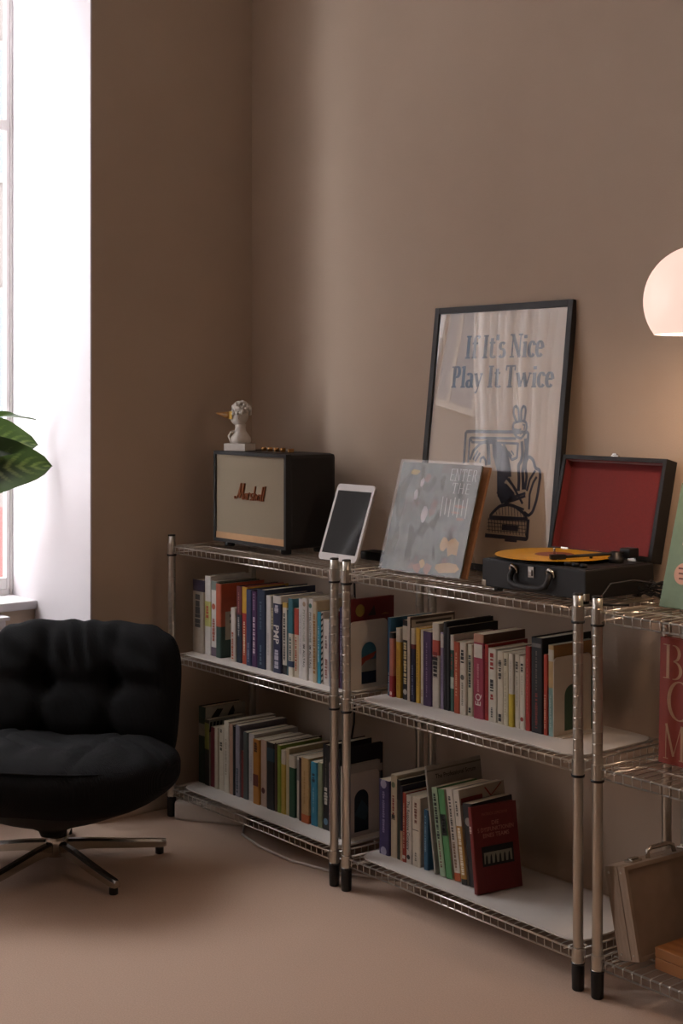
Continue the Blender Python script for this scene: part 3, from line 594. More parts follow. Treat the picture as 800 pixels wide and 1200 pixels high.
# --- poster in a black frame, leaning on the wall
DRAW=[(0.011,[(0.1724, 0.3025), (0.1699, 0.3961), (0.4196, 0.3996), (0.4224, 0.3263)]),
 (0.009,[(0.1899, 0.3053), (0.1888, 0.3778), (0.3753, 0.3806)]),
 (0.008,[(0.1973, 0.3656), (0.3824, 0.3668)]),
 (0.008,[(0.1888, 0.3778), (0.2003, 0.3657)]),
 (0.01,[(0.1977, 0.3139), (0.2064, 0.339), (0.2329, 0.3625), (0.2665, 0.3716), (0.3009, 0.3705)]),
 (0.008,[(0.2094, 0.3143), (0.2266, 0.3417)]),
 (0.008,[(0.2187, 0.3105), (0.2361, 0.3358)]),
 (0.008,[(0.2395, 0.3072), (0.2409, 0.3196), (0.252, 0.3241), (0.262, 0.3122), (0.2635, 0.3)]),
 (0.016,[(0.2639, 0.3695), (0.2706, 0.337), (0.2758, 0.3025)]),
 (0.009,[(0.3272, 0.3632), (0.3499, 0.3357), (0.3656, 0.3202), (0.3841, 0.3269), (0.3838, 0.3688)]),
 (0.006,[(0.349, 0.3437), (0.3645, 0.3301)]),
 (0.006,[(0.3588, 0.346), (0.3712, 0.3344)]),
 (0.013,[(0.3981, 0.3732), (0.4048, 0.3375), (0.4016, 0.3175), (0.3921, 0.3052), (0.3993, 0.2658), (0.4002, 0.2341)]),
 (0.013,[(0.4108, 0.3815), (0.4166, 0.3538), (0.4148, 0.322), (0.4102, 0.2901), (0.4187, 0.239)]),
 (0.009,[(0.3618, 0.4265), (0.3578, 0.4123), (0.3652, 0.3964), (0.3776, 0.3846), (0.3945, 0.3811), (0.409, 0.3974), (0.4127, 0.4134), (0.4084, 0.4273), (0.3943, 0.431), (0.3781, 0.4288), (0.362, 0.4245)]),
 (0.009,[(0.3701, 0.4266), (0.356, 0.4526), (0.357, 0.4687), (0.3648, 0.4728), (0.374, 0.4648), (0.3806, 0.4308)]),
 (0.009,[(0.3888, 0.4309), (0.3855, 0.4609), (0.3923, 0.473), (0.401, 0.4691), (0.4034, 0.4571), (0.4009, 0.4311)]),
 (0.006,[(0.3641, 0.4064), (0.3836, 0.4048), (0.3914, 0.4082)]),
 (0.006,[(0.3954, 0.421), (0.4038, 0.4192), (0.4027, 0.4052)]),
 (0.006,[(0.3738, 0.3934), (0.3872, 0.3969), (0.3931, 0.393)]),
 (0.011,[(0.424, 0.2393), (0.4281, 0.2751), (0.4201, 0.2984), (0.4206, 0.3183), (0.4298, 0.3325), (0.447, 0.3232), (0.4576, 0.3), (0.4739, 0.2968), (0.4787, 0.2774), (0.4724, 0.2145), (0.4604, 0.1786), (0.4455, 0.1678), (0.4284, 0.1765)]),
 (0.009,[(0.4462, 0.1855), (0.4441, 0.2286), (0.454, 0.2606), (0.4655, 0.2768)]),
 (0.009,[(0.4325, 0.2358), (0.4398, 0.2677), (0.4583, 0.2942)]),
 (0.009,[(0.3462, 0.2712), (0.3765, 0.2487), (0.4204, 0.1996)]),
 (0.007,[(0.3577, 0.2678), (0.3947, 0.2338)]),
 (0.007,[(0.3485, 0.2513), (0.3847, 0.2253)]),
 (0.009,[(0.3492, 0.1973), (0.3867, 0.2075), (0.4287, 0.2218)]),
 (0.009,[(0.3515, 0.2014), (0.3804, 0.2151), (0.4278, 0.2296)]),
 (0.011,[(0.2975, 0.1578), (0.3127, 0.1729), (0.3334, 0.1883), (0.3662, 0.1943), (0.3942, 0.1901), (0.423, 0.1761), (0.4406, 0.1636)]),
 (0.013,[(0.2951, 0.1536), (0.444, 0.1579)]),
 (0.013,[(0.2842, 0.1015), (0.4474, 0.1033), (0.4466, 0.1581)]),
 (0.01,[(0.3183, 0.2215), (0.3332, 0.2384)]),
 (0.008,[(0.322, 0.2137), (0.342, 0.2349)]),
 (0.008,[(0.3341, 0.2064), (0.3462, 0.2231)]),
 (0.007,[(0.3828, 0.1933), (0.4275, 0.1843)])]
DRAWFILL=[[(0.2815, 0.3659), (0.3068, 0.3686), (0.337, 0.3513), (0.3541, 0.3237), (0.3665, 0.2882), (0.3683, 0.2723), (0.3573, 0.2717), (0.3425, 0.255), (0.3847, 0.2253), (0.4028, 0.2104), (0.3383, 0.1946), (0.3183, 0.2215), (0.3108, 0.2857), (0.2887, 0.3295)],
 [(0.3477, 0.1372), (0.4111, 0.1378), (0.4117, 0.1221), (0.3479, 0.1212)],
 [(0.3631, 0.1005), (0.4099, 0.1003), (0.4098, 0.0916), (0.3632, 0.0906)]]

PW, PH = .555, .767; ptilt = math.atan(.118)
po = thing('framed_poster', 'black framed beige poster reading If It\'s Nice Play It Twice, leaning on wall', 'poster', (.976, -.102, TOP+.0033), (-ptilt, 0, 0))
FB = mat('black_wood', (24, 23, 22), .5, var=.15, scale=60)
fw = .019; fd = .02                                  # local: x right, z up the poster, -y to the room
for a, b in (((0,0,0),(fw,fd,PH)), ((PW-fw,0,0),(PW,fd,PH)), ((fw,0,PH-fw),(PW-fw,fd,PH)), ((fw,0,0),(PW-fw,fd,fw))):
    MB().box(a, b).build('frame_bar', FB, po, bevel=.0012)
MB().box((fw-.002, .009, fw-.002), (PW-fw+.002, .012, PH-fw+.002)).build('poster_paper', mat('poster_paper', (196, 176, 152), .8, var=.03, scale=8), po)
MB().box((.004, .0125, .004), (PW-.004, .019, PH-.004)).build('backing_board', mat('fibreboard', (120, 92, 66), .9, var=.1, scale=80), po)
MB().box((fw-.001, .0040, fw-.001), (PW-fw+.001, .0058, PH-fw+.001)).build('glass_pane', glassmat('picture_glass', boost=2.2), po)
INK = mat('poster_ink', (52, 58, 74), .7, var=.06, scale=30)
pr = MB()
for s, x0, x1, z, cap in (("If It's Nice", .137, .452, .611, .068), ('Play It Twice', .089, .499, .525, .064)):
    g = serif(s, .094, .038, .006); lay(g, (x0, .0088, z), (1,0,0), (0,0,1), (x1-x0)/g.w, cap, (0,-1,0), .0002); pr.add(g.v, g.f)
pr.build('lettering', INK, po)
dr = MB()
for w_, pts in DRAW:
    g = MB()
    sm = []                                          # round the corners of the drawn line
    for i in range(len(pts)):
        if 0 < i < len(pts)-1:
            p, q, r_ = Vector(pts[i-1]), Vector(pts[i]), Vector(pts[i+1]); k_ = .25 if len(pts) > 5 else .04; sm += [q+(p-q)*k_, q+(p-q)*k_*.28+(r_-q)*k_*.28, q+(r_-q)*k_]
        else: sm.append(Vector(pts[i]))
    stroke(g, [(v.x, v.y) for v in sm], w_*.42); dr.add(g.v, g.f)
for pts in DRAWFILL: dr.add([(p, q, 0) for p, q in pts], [tuple(range(len(pts)))])
for i in range(13):                                  # hatching on the drawn box
    x = .292+.0118*i; stroke(dr, [(x+.008, .112), (x, .152)], .0011)
for i in range(10):
    x = .318+.0118*i; stroke(dr, [(x+.006, .163), (x, .163+.03*math.sin(math.pi*(i+1)/11)+.004)], .0011)
for i in range(4): stroke(dr, [(.29, .118+.01*i), (.44, .12+.01*i)], .0009)
lay(dr, (0, .0088, 0), (1,0,0), (0,0,1), 1, 1, (0,-1,0), .0003)
dr.build('drawing', INK, po)

# --- loudspeaker
sp = thing('speaker', 'black leather loudspeaker with tan woven grille and script logo', 'speaker', (.203, -.3, TOP))
SWd, SD, SH, SB = .402, .2, .298, .018
body = MB().box((0, .012, SB), (SWd, SD, SB+SH)).build('cabinet', LEATHER, sp, bevel=.014)
fr = MB(); e = .011
for a, b in (((0,0,SB),(e,.02,SB+SH)), ((SWd-e,0,SB),(SWd,.02,SB+SH)), ((e,0,SB+SH-e),(SWd-e,.02,SB+SH)), ((e,0,SB),(SWd-e,.02,SB+e))): fr.box(a, b)
fr.build('front_rim', LEATHER, sp)
GR = wavemat('woven_grille', (126, 114, 95), (170, 156, 132), 150, 'Z', .85, .5, .001, 6)
MB().box((e, .005, SB+e+.021), (SWd-e, .012, SB+SH-e)).build('grille', GR, sp)
BRASS = mat('brass', (176, 132, 84), .35, 1, var=.08, scale=40)
MB().box((e, .003, SB+e), (SWd-e, .012, SB+e+.021)).build('brass_strip', mat('brass_strip', (188, 150, 112), .45, .6, var=.05), sp)
lg = MB()
def sc(pts, a=.055): stroke(lg, pts, a*.8, a*.55)
sc([(0,.2),(.05,.02),(.2,.05),(.38,.35),(.52,1.15)]); sc([(.52,1.15),(.5,.2),(.55,.1)]); sc([(.55,.1),(.85,1.15)]); sc([(.85,1.15),(.85,.12),(.95,.0)])
def la(x): sc(arc(x+.13,.24,.13,.2,60,380)); sc([(x+.28,.46),(x+.27,.1),(x+.36,.02)])
la(1.0); sc([(1.42,.5),(1.42,0)]); sc([(1.42,.36),(1.52,.5),(1.62,.44)])
sc(arc(1.8,.36,.09,.12,30,270)); sc(arc(1.8,.13,.1,.12,90,-150))
sc([(2.06,1.0),(2.02,0)]); sc([(2.03,.3),(2.15,.48),(2.25,.4),(2.24,.02)]); la(2.4); sc([(2.86,1.0),(2.82,.1),(2.92,.02)]); sc([(3.08,1.05),(3.02,.1),(3.12,.02)])
lg.xf(lambda p: (p[0]+p[1]*.22, p[1], 0))
solid = MB()                                         # raised metal script: every stroke piece has thickness
for f in lg.f:
    q = [lg.v[i] for i in f]; n = len(q)
    solid.add([(x, y, 0) for x, y, z in q] + [(x, y, 1) for x, y, z in q], [tuple(range(n-1,-1,-1)), tuple(range(n,2*n))] + [(i, (i+1) % n, n+(i+1) % n, n+i) for i in range(n)])
solid.xf(lambda v: (.118+v[0]*.052, .0046-.0042*v[2], SB+.145+v[1]*.046))
solid.build('logo', mat('logo_gold', (128, 74, 42), .4, .7, var=.1), sp, fix=True)
for x in (.045, SWd-.045):
    for y in (.035, SD-.035): MB().lathe([(.014,0),(.017,.003),(.017,SB+.002)], (x, y, 0), 16).build('foot', BLACKP, sp, smooth=True)
cp = MB().box((.11, .06, SB+SH-.001), (.30, .15, SB+SH+.0012)).build('control_panel', mat('brass_panel', (60, 48, 36), .4, .6, var=.1), sp, bevel=.0004)
for i in range(4): MB().lathe([(.0085,0),(.0085,.011),(.0075,.0125)], (.14+.035*i, .105, SB+SH+.0012), 16).build('knob', BRASS, sp, smooth=True)
MB().box((.285, .095, SB+SH+.0012), (.291, .115, SB+SH+.012)).build('toggle_switch', BRASS, sp)
cb = MB().tube([(.55, -.075, 1.0), (.60, -.055, .93), (.615, -.035, .86), (.618, -.028, .6), (.61, -.03, .35), (.57, -.04, .14), (.52, -.06, .02), (.42, -.08, .006)], .0035, 8).build('cable', BLACKP, smooth=True)
tag(cb, 'black power cable hanging down the wall behind the corner shelving unit', 'cable')

# --- bust with a beak mask
bu = thing('bust', 'small white classical bust wearing a gold beak mask on speaker', 'bust', (.258, -.232, TOP+SB+SH+.0003), (0,0,R(-62))); bu.scale = (1.22,)*3
PL = mat('white_plaster', (205, 198, 188), .7, var=.05, scale=80, bump=.2, bscale=300)
MB().box((-.032,-.032,0),(.032,.032,.02)).build('plinth', PL, bu, bevel=.001)
def ell(mb, c, r, n=14, rot=None):
    vs = []; fs = []
    for i in range(n+1):
        th = math.pi*i/n
        for j in range(n):
            ph = 2*math.pi*j/n; v = Vector((r[0]*math.sin(th)*math.cos(ph), r[1]*math.sin(th)*math.sin(ph), r[2]*math.cos(th)))
            if rot is not None: v = rot @ v
            vs.append((c[0]+v.x, c[1]+v.y, c[2]+v.z))
    for i in range(n):
        for j in range(n): fs.append((i*n+j, (i+1)*n+j, (i+1)*n+(j+1) % n, i*n+(j+1) % n))
    return mb.add(vs, fs)
hd = MB()                                            # local -y is the way the face looks
hd.lathe([(.030,.020),(.033,.026),(.031,.036),(.024,.045),(.0175,.053),(.0160,.062),(.0165,.072)], (0,.002,0), 20, sy=.85)
ell(hd, (0,-.001,.097), (.021,.026,.030)); ell(hd, (0,-.012,.083), (.014,.013,.013)); ell(hd, (0,-.026,.094), (.004,.006,.009))
ell(hd, (0,-.0235,.084), (.007,.004,.0022)); ell(hd, (0,-.0225,.0805), (.006,.004,.002))
for s in (-1, 1): ell(hd, (s*.0205,.004,.094), (.004,.006,.009)); ell(hd, (s*.009,-.0235,.101), (.005,.004,.0028))
hd.build('head', PL, bu, smooth=True)
dp = MB()
for i in range(6): dp.tube([(-.028+.011*i, -.022+.004*abs(i-2.5), .022), (-.012+.007*i, -.021, .04), (.006+.004*i, -.012, .052)], .0035, 6)
dp.build('drapery', PL, bu, smooth=True)
hr = MB(); rr = random.Random(5)
for i in range(95):
    a = rr.uniform(0, 2*math.pi); z = rr.uniform(-.05, 1.0); q = math.sqrt(max(0, 1-z*z))
    p = (.0225*q*math.cos(a), .004+.026*q*math.sin(a), .101+.030*z)
    if p[1] < -.012 and p[2] < .112: continue
    ell(hr, p, (rr.uniform(.004,.0065),)*3, 6)
hr.build('hair', PL, bu, smooth=True)
GOLD = mat('gold_mask', (196, 158, 72), .45, .35, var=.1, scale=100)
mk = MB(); mk.grid(14, 8, lambda u, v: (.0245*math.sin((u-.5)*2.3), -.001-.0300*math.cos((u-.5)*2.3), .086+.021*v))
mk.grid(14, 8, lambda u, v: (.0232*math.sin((.5-u)*2.3), -.001-.0285*math.cos((u-.5)*2.3), .086+.021*v))
mk.build('mask', GOLD, bu, smooth=True)
MB().tube([(0,-.027,.096),(0,-.038,.0965),(0,-.052,.0985),(0,-.066,.1005),(0,-.073,.1015)], [.0105,.0092,.0066,.0038,.0012], 12).build('beak', mat('ochre_beak', (150, 104, 44), .5, var=.1), bu, smooth=True)

# --- tablet
ta = thing('tablet', 'white tablet with black screen propped upright beside speaker', 'tablet', (.735, -.275, TOP+.0036), (R(-20),0,R(2)))
MB().prism(rrect(0,0,.172,.240,.012), 0, .0075).xf(lambda p: (p[0], p[2], p[1])).build('tablet_body', mat('white_glass', (216, 212, 210), .15, var=.02), ta, fix=True)
MB().box((.010,-.0006,.022),(.162,-.0001,.219)).build('screen', mat('black_screen', (8, 8, 9), .06, var=.05, spec=.2), ta)
MB().lathe([(.006,0),(.006,.0006)], n=20).xf(lambda p: (p[0]+.086, -p[2], p[1]+.011)).build('home_button', mat('button_ring', (190,186,184), .3), ta)
stn = tag(MB().add([(0,0,0),(.05,0,0),(.05,.05,0),(0,.05,0),(0,.035,.11),(.05,.035,.11),(.05,.05,.11),(0,.05,.11)], [(0,3,2,1),(4,5,6,7),(0,1,5,4),(1,2,6,5),(2,3,7,6),(3,0,4,7)]).build('tablet_stand', BLACKP, bevel=.002), 'black wedge stand hidden behind the propped tablet', 'stand')
stn.location = (.765, -.264, TOP+.0005); stn.rotation_euler = (0,0,R(2))
ad = tag(MB().box((0,0,0),(.125,.055,.026)).build('power_adapter', BLACKP, bevel=.004), 'black power adapter lying between tablet and record sleeve', 'power adapter')
ad.location = (.805, -.165, TOP+.0005)

# --- records on display
rc = thing('record_album', 'record album in a crinkled clear plastic sleeve leaning upright', 'record', (1.040, -.290, TOP+.0028), (R(-16.5),0,R(2)))
def albummat():
    m = bpy.data.materials.new('album_print'); m.use_nodes = True; t = m.node_tree; b = t.nodes['Principled BSDF']; L = t.links
    tc = t.nodes.new('ShaderNodeTexCoord'); v = t.nodes.new('ShaderNodeTexNoise'); v.inputs['Scale'].default_value = 13; v.inputs['Detail'].default_value = 5
    L.new(tc.outputs['Object'], v.inputs['Vector']); r = t.nodes.new('ShaderNodeValToRGB'); e = r.color_ramp.elements
    e[0].position = .3; e[0].color = lin('262622') + (1,); e[1].position = .74; e[1].color = lin('6e4632') + (1,)
    for p, c in ((.45, '3d4139'), (.56, '55564c'), (.64, '44392f')): q = e.new(p); q.color = lin(c) + (1,)
    L.new(v.outputs['Fac'], r.inputs['Fac']); L.new(r.outputs['Color'], b.inputs['Base Color']); b.inputs['Roughness'].default_value = .5
    return m
MB().box((.004,.002,.004),(.319,.007,.319)).build('album_sleeve', albummat(), rc)
ap = MB(); rq = random.Random(11)
def blob(mb, cx, cz, rx, rz, y, n=9): mb.add([(cx+rx*rq.uniform(.6,1.1)*math.cos(2*math.pi*i/n), y, cz+rz*rq.uniform(.6,1.1)*math.sin(2*math.pi*i/n)) for i in range(n)], [tuple(range(n))])
for hx, lst in (('c99a4e', [(.268,.085,.028,.03),(.235,.095,.02,.026),(.262,.028,.045,.02),(.165,.03,.012,.018)]), ('9c5a3a', [(.15,.018,.02,.016),(.19,.02,.02,.018),(.265,.2,.022,.005),(.255,.182,.018,.004),(.275,.165,.02,.004)]), ('c9c2c8', [(.085,.225,.01,.016),(.135,.17,.014,.026),(.1,.262,.01,.014)]), ('7c4f42', [(.165,.19,.016,.03),(.12,.275,.016,.014)]), ('c2a23c', [(.065,.29,.02,.012)])):
    m = MB()
    for a_ in lst: blob(m, *a_, .0016)
    m.build('cover_print', paint(hx, .6), rc)
MB().box((.17,.0012,.292),(.318,.0016,.319)).build('cover_print', paint('57483a', .6), rc)
tt = MB()
for s, x0, w_, z, hh in (('ENTER', .205, .105, .272, .034), ('THE', .222, .072, .236, .03), ('W', .205, .03, .19, .036)):
    if s == 'W':
        for q in range(7): stroke(tt, [(.195+.016*q, .225-.003*(q % 3)), (.199+.016*q, .168+.006*(q % 2))], .0016)
        continue
    g = serif(s, .035, .02, .05); g.xf(lambda p: (x0+p[0]*w_/g.w, z+p[1]*hh, 0)); tt.add(g.v, g.f)
lay(tt, (0,.0012,0), (1,0,0), (0,0,1), 1, 1, (0,-1,0), .0003); tt.build('cover_lettering', paint('d8d4cc', .6), rc)
pf = glassmat('plastic_film', (.95,.95,.95), .1, 1.6, .03)
from mathutils import noise as _ns
def crk(u, v): return .0034*_ns.noise(Vector((u*3.1+v*1.2, v*4.2-u, 1))) + .0016*_ns.noise(Vector((u*9, v*7+u*3, 5)))
MB().grid(60, 60, lambda u, v: (.325*u, -.0032+crk(u,v)*min(1,8*u*(1-u))*min(1,8*v*(1-v)), .325*v)).build('plastic_sleeve', pf, rc, smooth=True)
ks = tag(MB().box((0,0,0),(.315,.009,.315)).build('record_sleeve', mat('kraft_board', (150, 108, 74), .8, var=.08, scale=60), bevel=.0008), 'brown cardboard record sleeve standing behind the plastic covered album', 'record sleeve', None)
ks.location = (1.052, -.274, TOP+.0038); ks.rotation_euler = (R(-18),0,R(2.5))
es = thing('record_easel', 'small clear plastic easel propping the records from behind', 'stand', (1.20, -.188, TOP+.0005))
MB().tube([(0,.07,.004),(0,-.0,.22)], .003, 8).tube([(.06,.07,.004),(.06,-.0,.22)], .003, 8).build('easel_leg', glassmat('clear_acrylic', (.9,.92,.92)), es, smooth=True)
MB().tube([(0,.07,.004),(.06,.07,.004)], .003, 8).build('cross_bar', MATS['clear_acrylic'], es, smooth=True)

# --- suitcase record player
tn = thing('record_player', 'black suitcase record player with open red-lined lid', 'record player', (1.534, -.362, TOP))
BW, BD, BZ, BT = .350, .255, .012, .084
MB().box((0,0,BZ),(BW,BD,BT)).build('base_case', LEATHER, tn, bevel=.004)
for x in (.03, BW-.03):
    for y in (.03, BD-.03): MB().lathe([(.011,0),(.012,.002),(.012,BZ+.003)], (x,y,0), 12).build('foot', BLACKP, tn, smooth=True)
MB().box((.012,.012,BT-.002),(BW-.012,BD-.012,BT+.0015)).build('deck_plate', mat('deck_plate', (26,24,24), .5, var=.1), tn, bevel=.001)
MB().lathe([(.098,0),(.1,.002),(.1,.008),(.096,.009)], (.138,.122,BT+.0018), 40).build('platter', BLACKP, tn, smooth=True)
MB().lathe([(.003,0),(.003,.018),(.001,.021)], (.138,.122,BT+.009), 10).build('spindle', CHROME, tn, smooth=True)
hn = MB().tube([(.115,-.004,.066),(.113,-.014,.05),(.118,-.018,.036),(.135,-.02,.029),(.178,-.021,.027),(.22,-.02,.029),(.237,-.018,.036),(.242,-.014,.05),(.240,-.004,.066)], .0075, 10).build('handle', LEATHER, tn, smooth=True)
for x in (.115, .240): MB().tube([(x-.012,-.001,.058),(x-.01,-.006,.072),(x,-.009,.077),(x+.01,-.006,.072),(x+.012,-.001,.058)], .004, 8).build('handle_mount', CHROME, tn, smooth=True)
lt = MB().box((.165,-.004,.05),(.185,.001,.078)).box((.170,-.007,.055),(.180,-.004,.07)).build('latch', CHROME, tn, bevel=.001)
for x, sgn in ((-.0012, 1), (BW+.0012, -1)):
    for y, sy in ((-.0012, 1), (BD+.0012, -1)):
        m = MB(); m.box((min(x,x+sgn*.016), min(y,y+sy*.016), BZ-.0012), (max(x,x+sgn*.016), max(y,y+sy*.016), BZ+.017)); m.build('corner_guard', mat('nickel', (170,158,140), .3, 1, var=.1), tn, bevel=.003)
ag = MB().lathe([(.019,0),(.02,.002),(.02,.012),(.014,.016),(.014,.026),(.010,.028)], (.292,.178,BT+.0015), 20).build('tonearm_pivot', BLACKP, tn, smooth=True)
arm = MB().tube([(.300,.212,BT+.024),(.292,.178,BT+.024),(.262,.10,BT+.022),(.232,.052,BT+.019)], .004, 10).build('tonearm', BLACKP, tn, smooth=True)
M_ = Matrix.Translation((.226,.042,BT+.0195)) @ Matrix.Rotation(R(-32),4,'Z')
MB().box((-.008,-.022,-.005),(.008,.016,.006), M_).build('headshell', BLACKP, arm)
MB().box((-.005,-.018,-.0065),(.005,-.006,-.004), M_).build('stylus', paint('a01c18'), arm)
MB().box((.285,.2,BT+.012),(.318,.236,BT+.036)).build('counterweight', BLACKP, tn, bevel=.003)
MB().tube([(.255,.128,BT+.0015),(.255,.128,BT+.02)], .004, 8).box((.246,.122,BT+.018),(.264,.134,BT+.022)).build('arm_rest', BLACKP, tn)
for i in range(3): MB().lathe([(.009,0),(.009,.008),(.007,.0095)], (.262+.026*i,.034,BT+.0015), 14).build('knob', BLACKP, tn, smooth=True)
LT = R(-14); LH, LD = .262, .042                       # lid: rim plane tilts back from the hinge
lid = bpy.data.objects.new('lid', None); COL.objects.link(lid); lid.parent = tn; lid.location = (0, BD-.012, BT+.004); lid.rotation_euler = (LT, 0, 0); lid.empty_display_size = .05
VEL = mat('red_velvet', (112, 9, 13), .9, var=.1, scale=200, bump=.3, bscale=600, sheen=.4)
lm = MB(); q = .011
for a, b in (((0,0,0),(q,LD,LH)), ((BW-q,0,0),(BW,LD,LH)), ((q,0,LH-q),(BW-q,LD,LH)), ((q,0,0),(BW-q,LD,q)), ((q,LD-.008,q),(BW-q,LD,LH-q))): lm.box(a, b)
lm.build('lid_shell', LEATHER, lid)
MB().box((q,LD-.014,q),(BW-q,LD-.0085,LH-q)).box((q,.004,q),(q+.002,LD-.014,LH-q)).box((BW-q-.002,.004,q),(BW-q,LD-.014,LH-q)).box((q+.002,.004,LH-q-.002),(BW-q-.002,LD-.014,LH-q)).box((q+.002,.004,q),(BW-q-.002,LD-.014,q+.002)).build('lid_lining', VEL, lid)
MB().box((.163,.004,LH),(.187,.012,LH+.005)).box((.168,.002,LH+.005),(.182,.01,LH+.009)).build('lid_latch', CHROME, lid, bevel=.001)
for x in (.05, BW-.07): MB().box((x,-.004,-.006),(x+.025,.004,.012)).build('hinge', CHROME, lid)
vy = thing('vinyl_record', 'yellow vinyl record with red centre label on the record player', 'record', (1.534+.138, -.362+.122, TOP+BT+.0112))
vp = [(.0035,0)]; 
MB().lathe([(.150,0),(.1515,.0008),(.150,.0016),(.147,.0014)]+[(.146-.0045*i, .0014-.0003*(i % 2)) for i in range(20)]+[(.052,.0015),(.0505,.0012)], n=72).build('disc', mat('yellow_vinyl', (206,150,24), .35, var=.05, scale=20), vy, smooth=False)
MB().lathe([(.004,.0013),(.05,.0013),(.05,.0019),(.004,.0019)], n=48).build('centre_label', paint('9c4634'), vy)
# cable beside the record player
pts = []
for i in range(60):
    a = i*.42; rr_ = .032+.012*math.sin(i*.9); pts.append((1.945+rr_*math.cos(a)*(1+.3*math.sin(i*.31)), -.17+rr_*.8*math.sin(a), TOP+.008+.0011*i*.55+.008*math.sin(i*1.7)**2))
pts = [(1.893,-.13,TOP+.03),(1.90,-.14,TOP+.012)] + pts + [(1.925,-.235,TOP+.055),(1.908,-.30,TOP+.05),(1.908,-.335,TOP+.02),(1.925,-.345,TOP+.006),(1.965,-.30,TOP+.006)]
tag(MB().tube(pts, .0028, 6).build('cable', BLACKP, smooth=True), 'tangled black cable beside the record player', 'cable')

# --- green book leaning on the wall
GX, GT, GH, GW = 2.018, .018, .30, .235
gb = thing('book', 'sage green book with round peach sticker leaning on top shelf', 'book', (GX, -.255, TOP+.0062), (R(-17),0,R(1)))
MB().box((0,0,0),(GW,.0025,GH)).box((0,GT-.0025,0),(GW,GT,GH)).box((0,.0025,0),(.0025,GT-.0025,GH)).build('cover', paint('6f8f70'), gb)
MB().box((.003,.0027,.003),(GW-.003,GT-.0027,GH-.003)).build('page_block', PAGES, gb)
MB().add([(.052+.026*math.cos(i*math.pi/12), -.0006, .082+.026*math.sin(i*math.pi/12)) for i in range(24)], [tuple(range(24))]).build('sticker', paint('d8a48a'), gb)
m = MB()
for i in range(3): m.add([(.036+.003*i,-.0009,.092-.012*i),(.07-.002*i,-.0009,.092-.012*i),(.07-.002*i,-.0009,.096-.012*i),(.036+.003*i,-.0009,.096-.012*i)], [(0,1,2,3)])
m.build('sticker_print', paint('6e4438'), gb)
for dz, hx, n_ in ((-.0012, '3c4a3c', .0006), (0, 'd8b49c', .0010)):
    g = serif('p', .09, .06); lay(g, (.034-dz, -.0002, .158+dz), (1,0,.12), (0,0,1), .044, .036, (0,-1,0), n_); g.build('cover_lettering', paint(hx), gb)

# --- dome pendant lamp over the end of the shelves
la_ = thing('pendant_lamp', 'glowing opal dome lamp hanging over the end of the shelves', 'lamp', (2.205, -.345, 1.618))
LW = mat('lamp_white', (222,212,202), .3)
MB().tube([(0,0,.123),(0,0,CEIL-1.618-.02)], .003, 8).build('cord', LW, la_, smooth=True)
MB().lathe([(.05,CEIL-1.618-.025),(.05,CEIL-1.618-.004),(.045,CEIL-1.618-.0005)], n=24).build('ceiling_rose', LW, la_, smooth=True)
MB().lathe([(.012,.095),(.018,.10),(.018,.128),(.006,.135)], n=20).build('socket', LW, la_, smooth=True)
om = bpy.data.materials.new('opal_glass'); om.use_nodes = True; t = om.node_tree; b = t.nodes['Principled BSDF']
tc = t.nodes.new('ShaderNodeTexCoord'); nz = t.nodes.new('ShaderNodeTexNoise'); nz.inputs['Scale'].default_value = 4; r = t.nodes.new('ShaderNodeValToRGB'); t.links.new(tc.outputs['Object'], nz.inputs['Vector']); t.links.new(nz.outputs['Fac'], r.inputs['Fac'])
r.color_ramp.elements[0].color = (1,.70,.57,1); r.color_ramp.elements[1].color = (1,.74,.62,1)
t.links.new(r.outputs['Color'], b.inputs['Emission Color']); b.inputs['Emission Strength'].default_value = .58; b.inputs['Base Color'].default_value = (.5,.42,.38,1); b.inputs['Roughness'].default_value = .3
RD_ = .125
prof = [(RD_*math.cos(R(a)), RD_*math.sin(R(a))) for a in [-36+6.3*i for i in range(20)]] + [(.012, RD_)]
prof2 = [(max(.010, p-.004), z-.003*(z > 0)) for p, z in reversed(prof)]
MB().lathe(prof + prof2, n=64, caps=False).build('shade', om, la_, smooth=True)
bl = MB(); ell(bl, (0,0,.04), (.028,.028,.034)); bm_ = bpy.data.materials.new('bulb'); bm_.use_nodes = True; bb = bm_.node_tree.nodes['Principled BSDF']; bb.inputs['Emission Color'].default_value = (1,.72,.5,1); bb.inputs['Emission Strength'].default_value = 3
bl.build('bulb', bm_, la_, smooth=True)
MB().tube([(0,0,.07),(0,0,.1)], .012, 12).build('bulb_neck', CHROME, la_, smooth=True)
pl = bpy.data.lights.new('pendant_bulb_offscreen', 'POINT'); pl.energy = 5; pl.color = (1,.70,.48); pl.shadow_soft_size = .04
lo = bpy.data.objects.new('pendant_bulb_offscreen', pl); COL.objects.link(lo); lo.location = (2.205, -.345, 1.56)

# ================================================================ third unit
bg_ = thing('book', 'large red art book with tall cream capitals on the far shelf', 'book', (2.012, -.25, LV[1]+.0005), (R(-1.5),0,R(0)))
MB().box((0,0,0),(.26,.003,.295)).box((0,.017,0),(.26,.02,.295)).box((0,.003,0),(.003,.017,.295)).build('cover', paint('a2331f'), bg_)
MB().box((.0035,.0032,.003),(.256,.0168,.291)).build('page_block', PAGES, bg_)
for s, x0, z, cap, w_ in (('BA', .010, .200, .080, .125), ('G', .018, .105, .092, .080), ('M', .012, .012, .082, .066)):
    g = serif(s, .045, .014, .03); lay(g, (x0, -.0002, z), (1,0,0), (0,0,1), w_/g.w, cap, (0,-1,0), .0005); g.build('cover_lettering', paint('c99a72'), bg_)
g = serif('O', .10, .06); lay(g, (.082, -.0002, .016), (1,0,0), (0,0,1), .11, .07, (0,-1,0), .0005); g.build('cover_lettering', paint('33305c'), bg_)
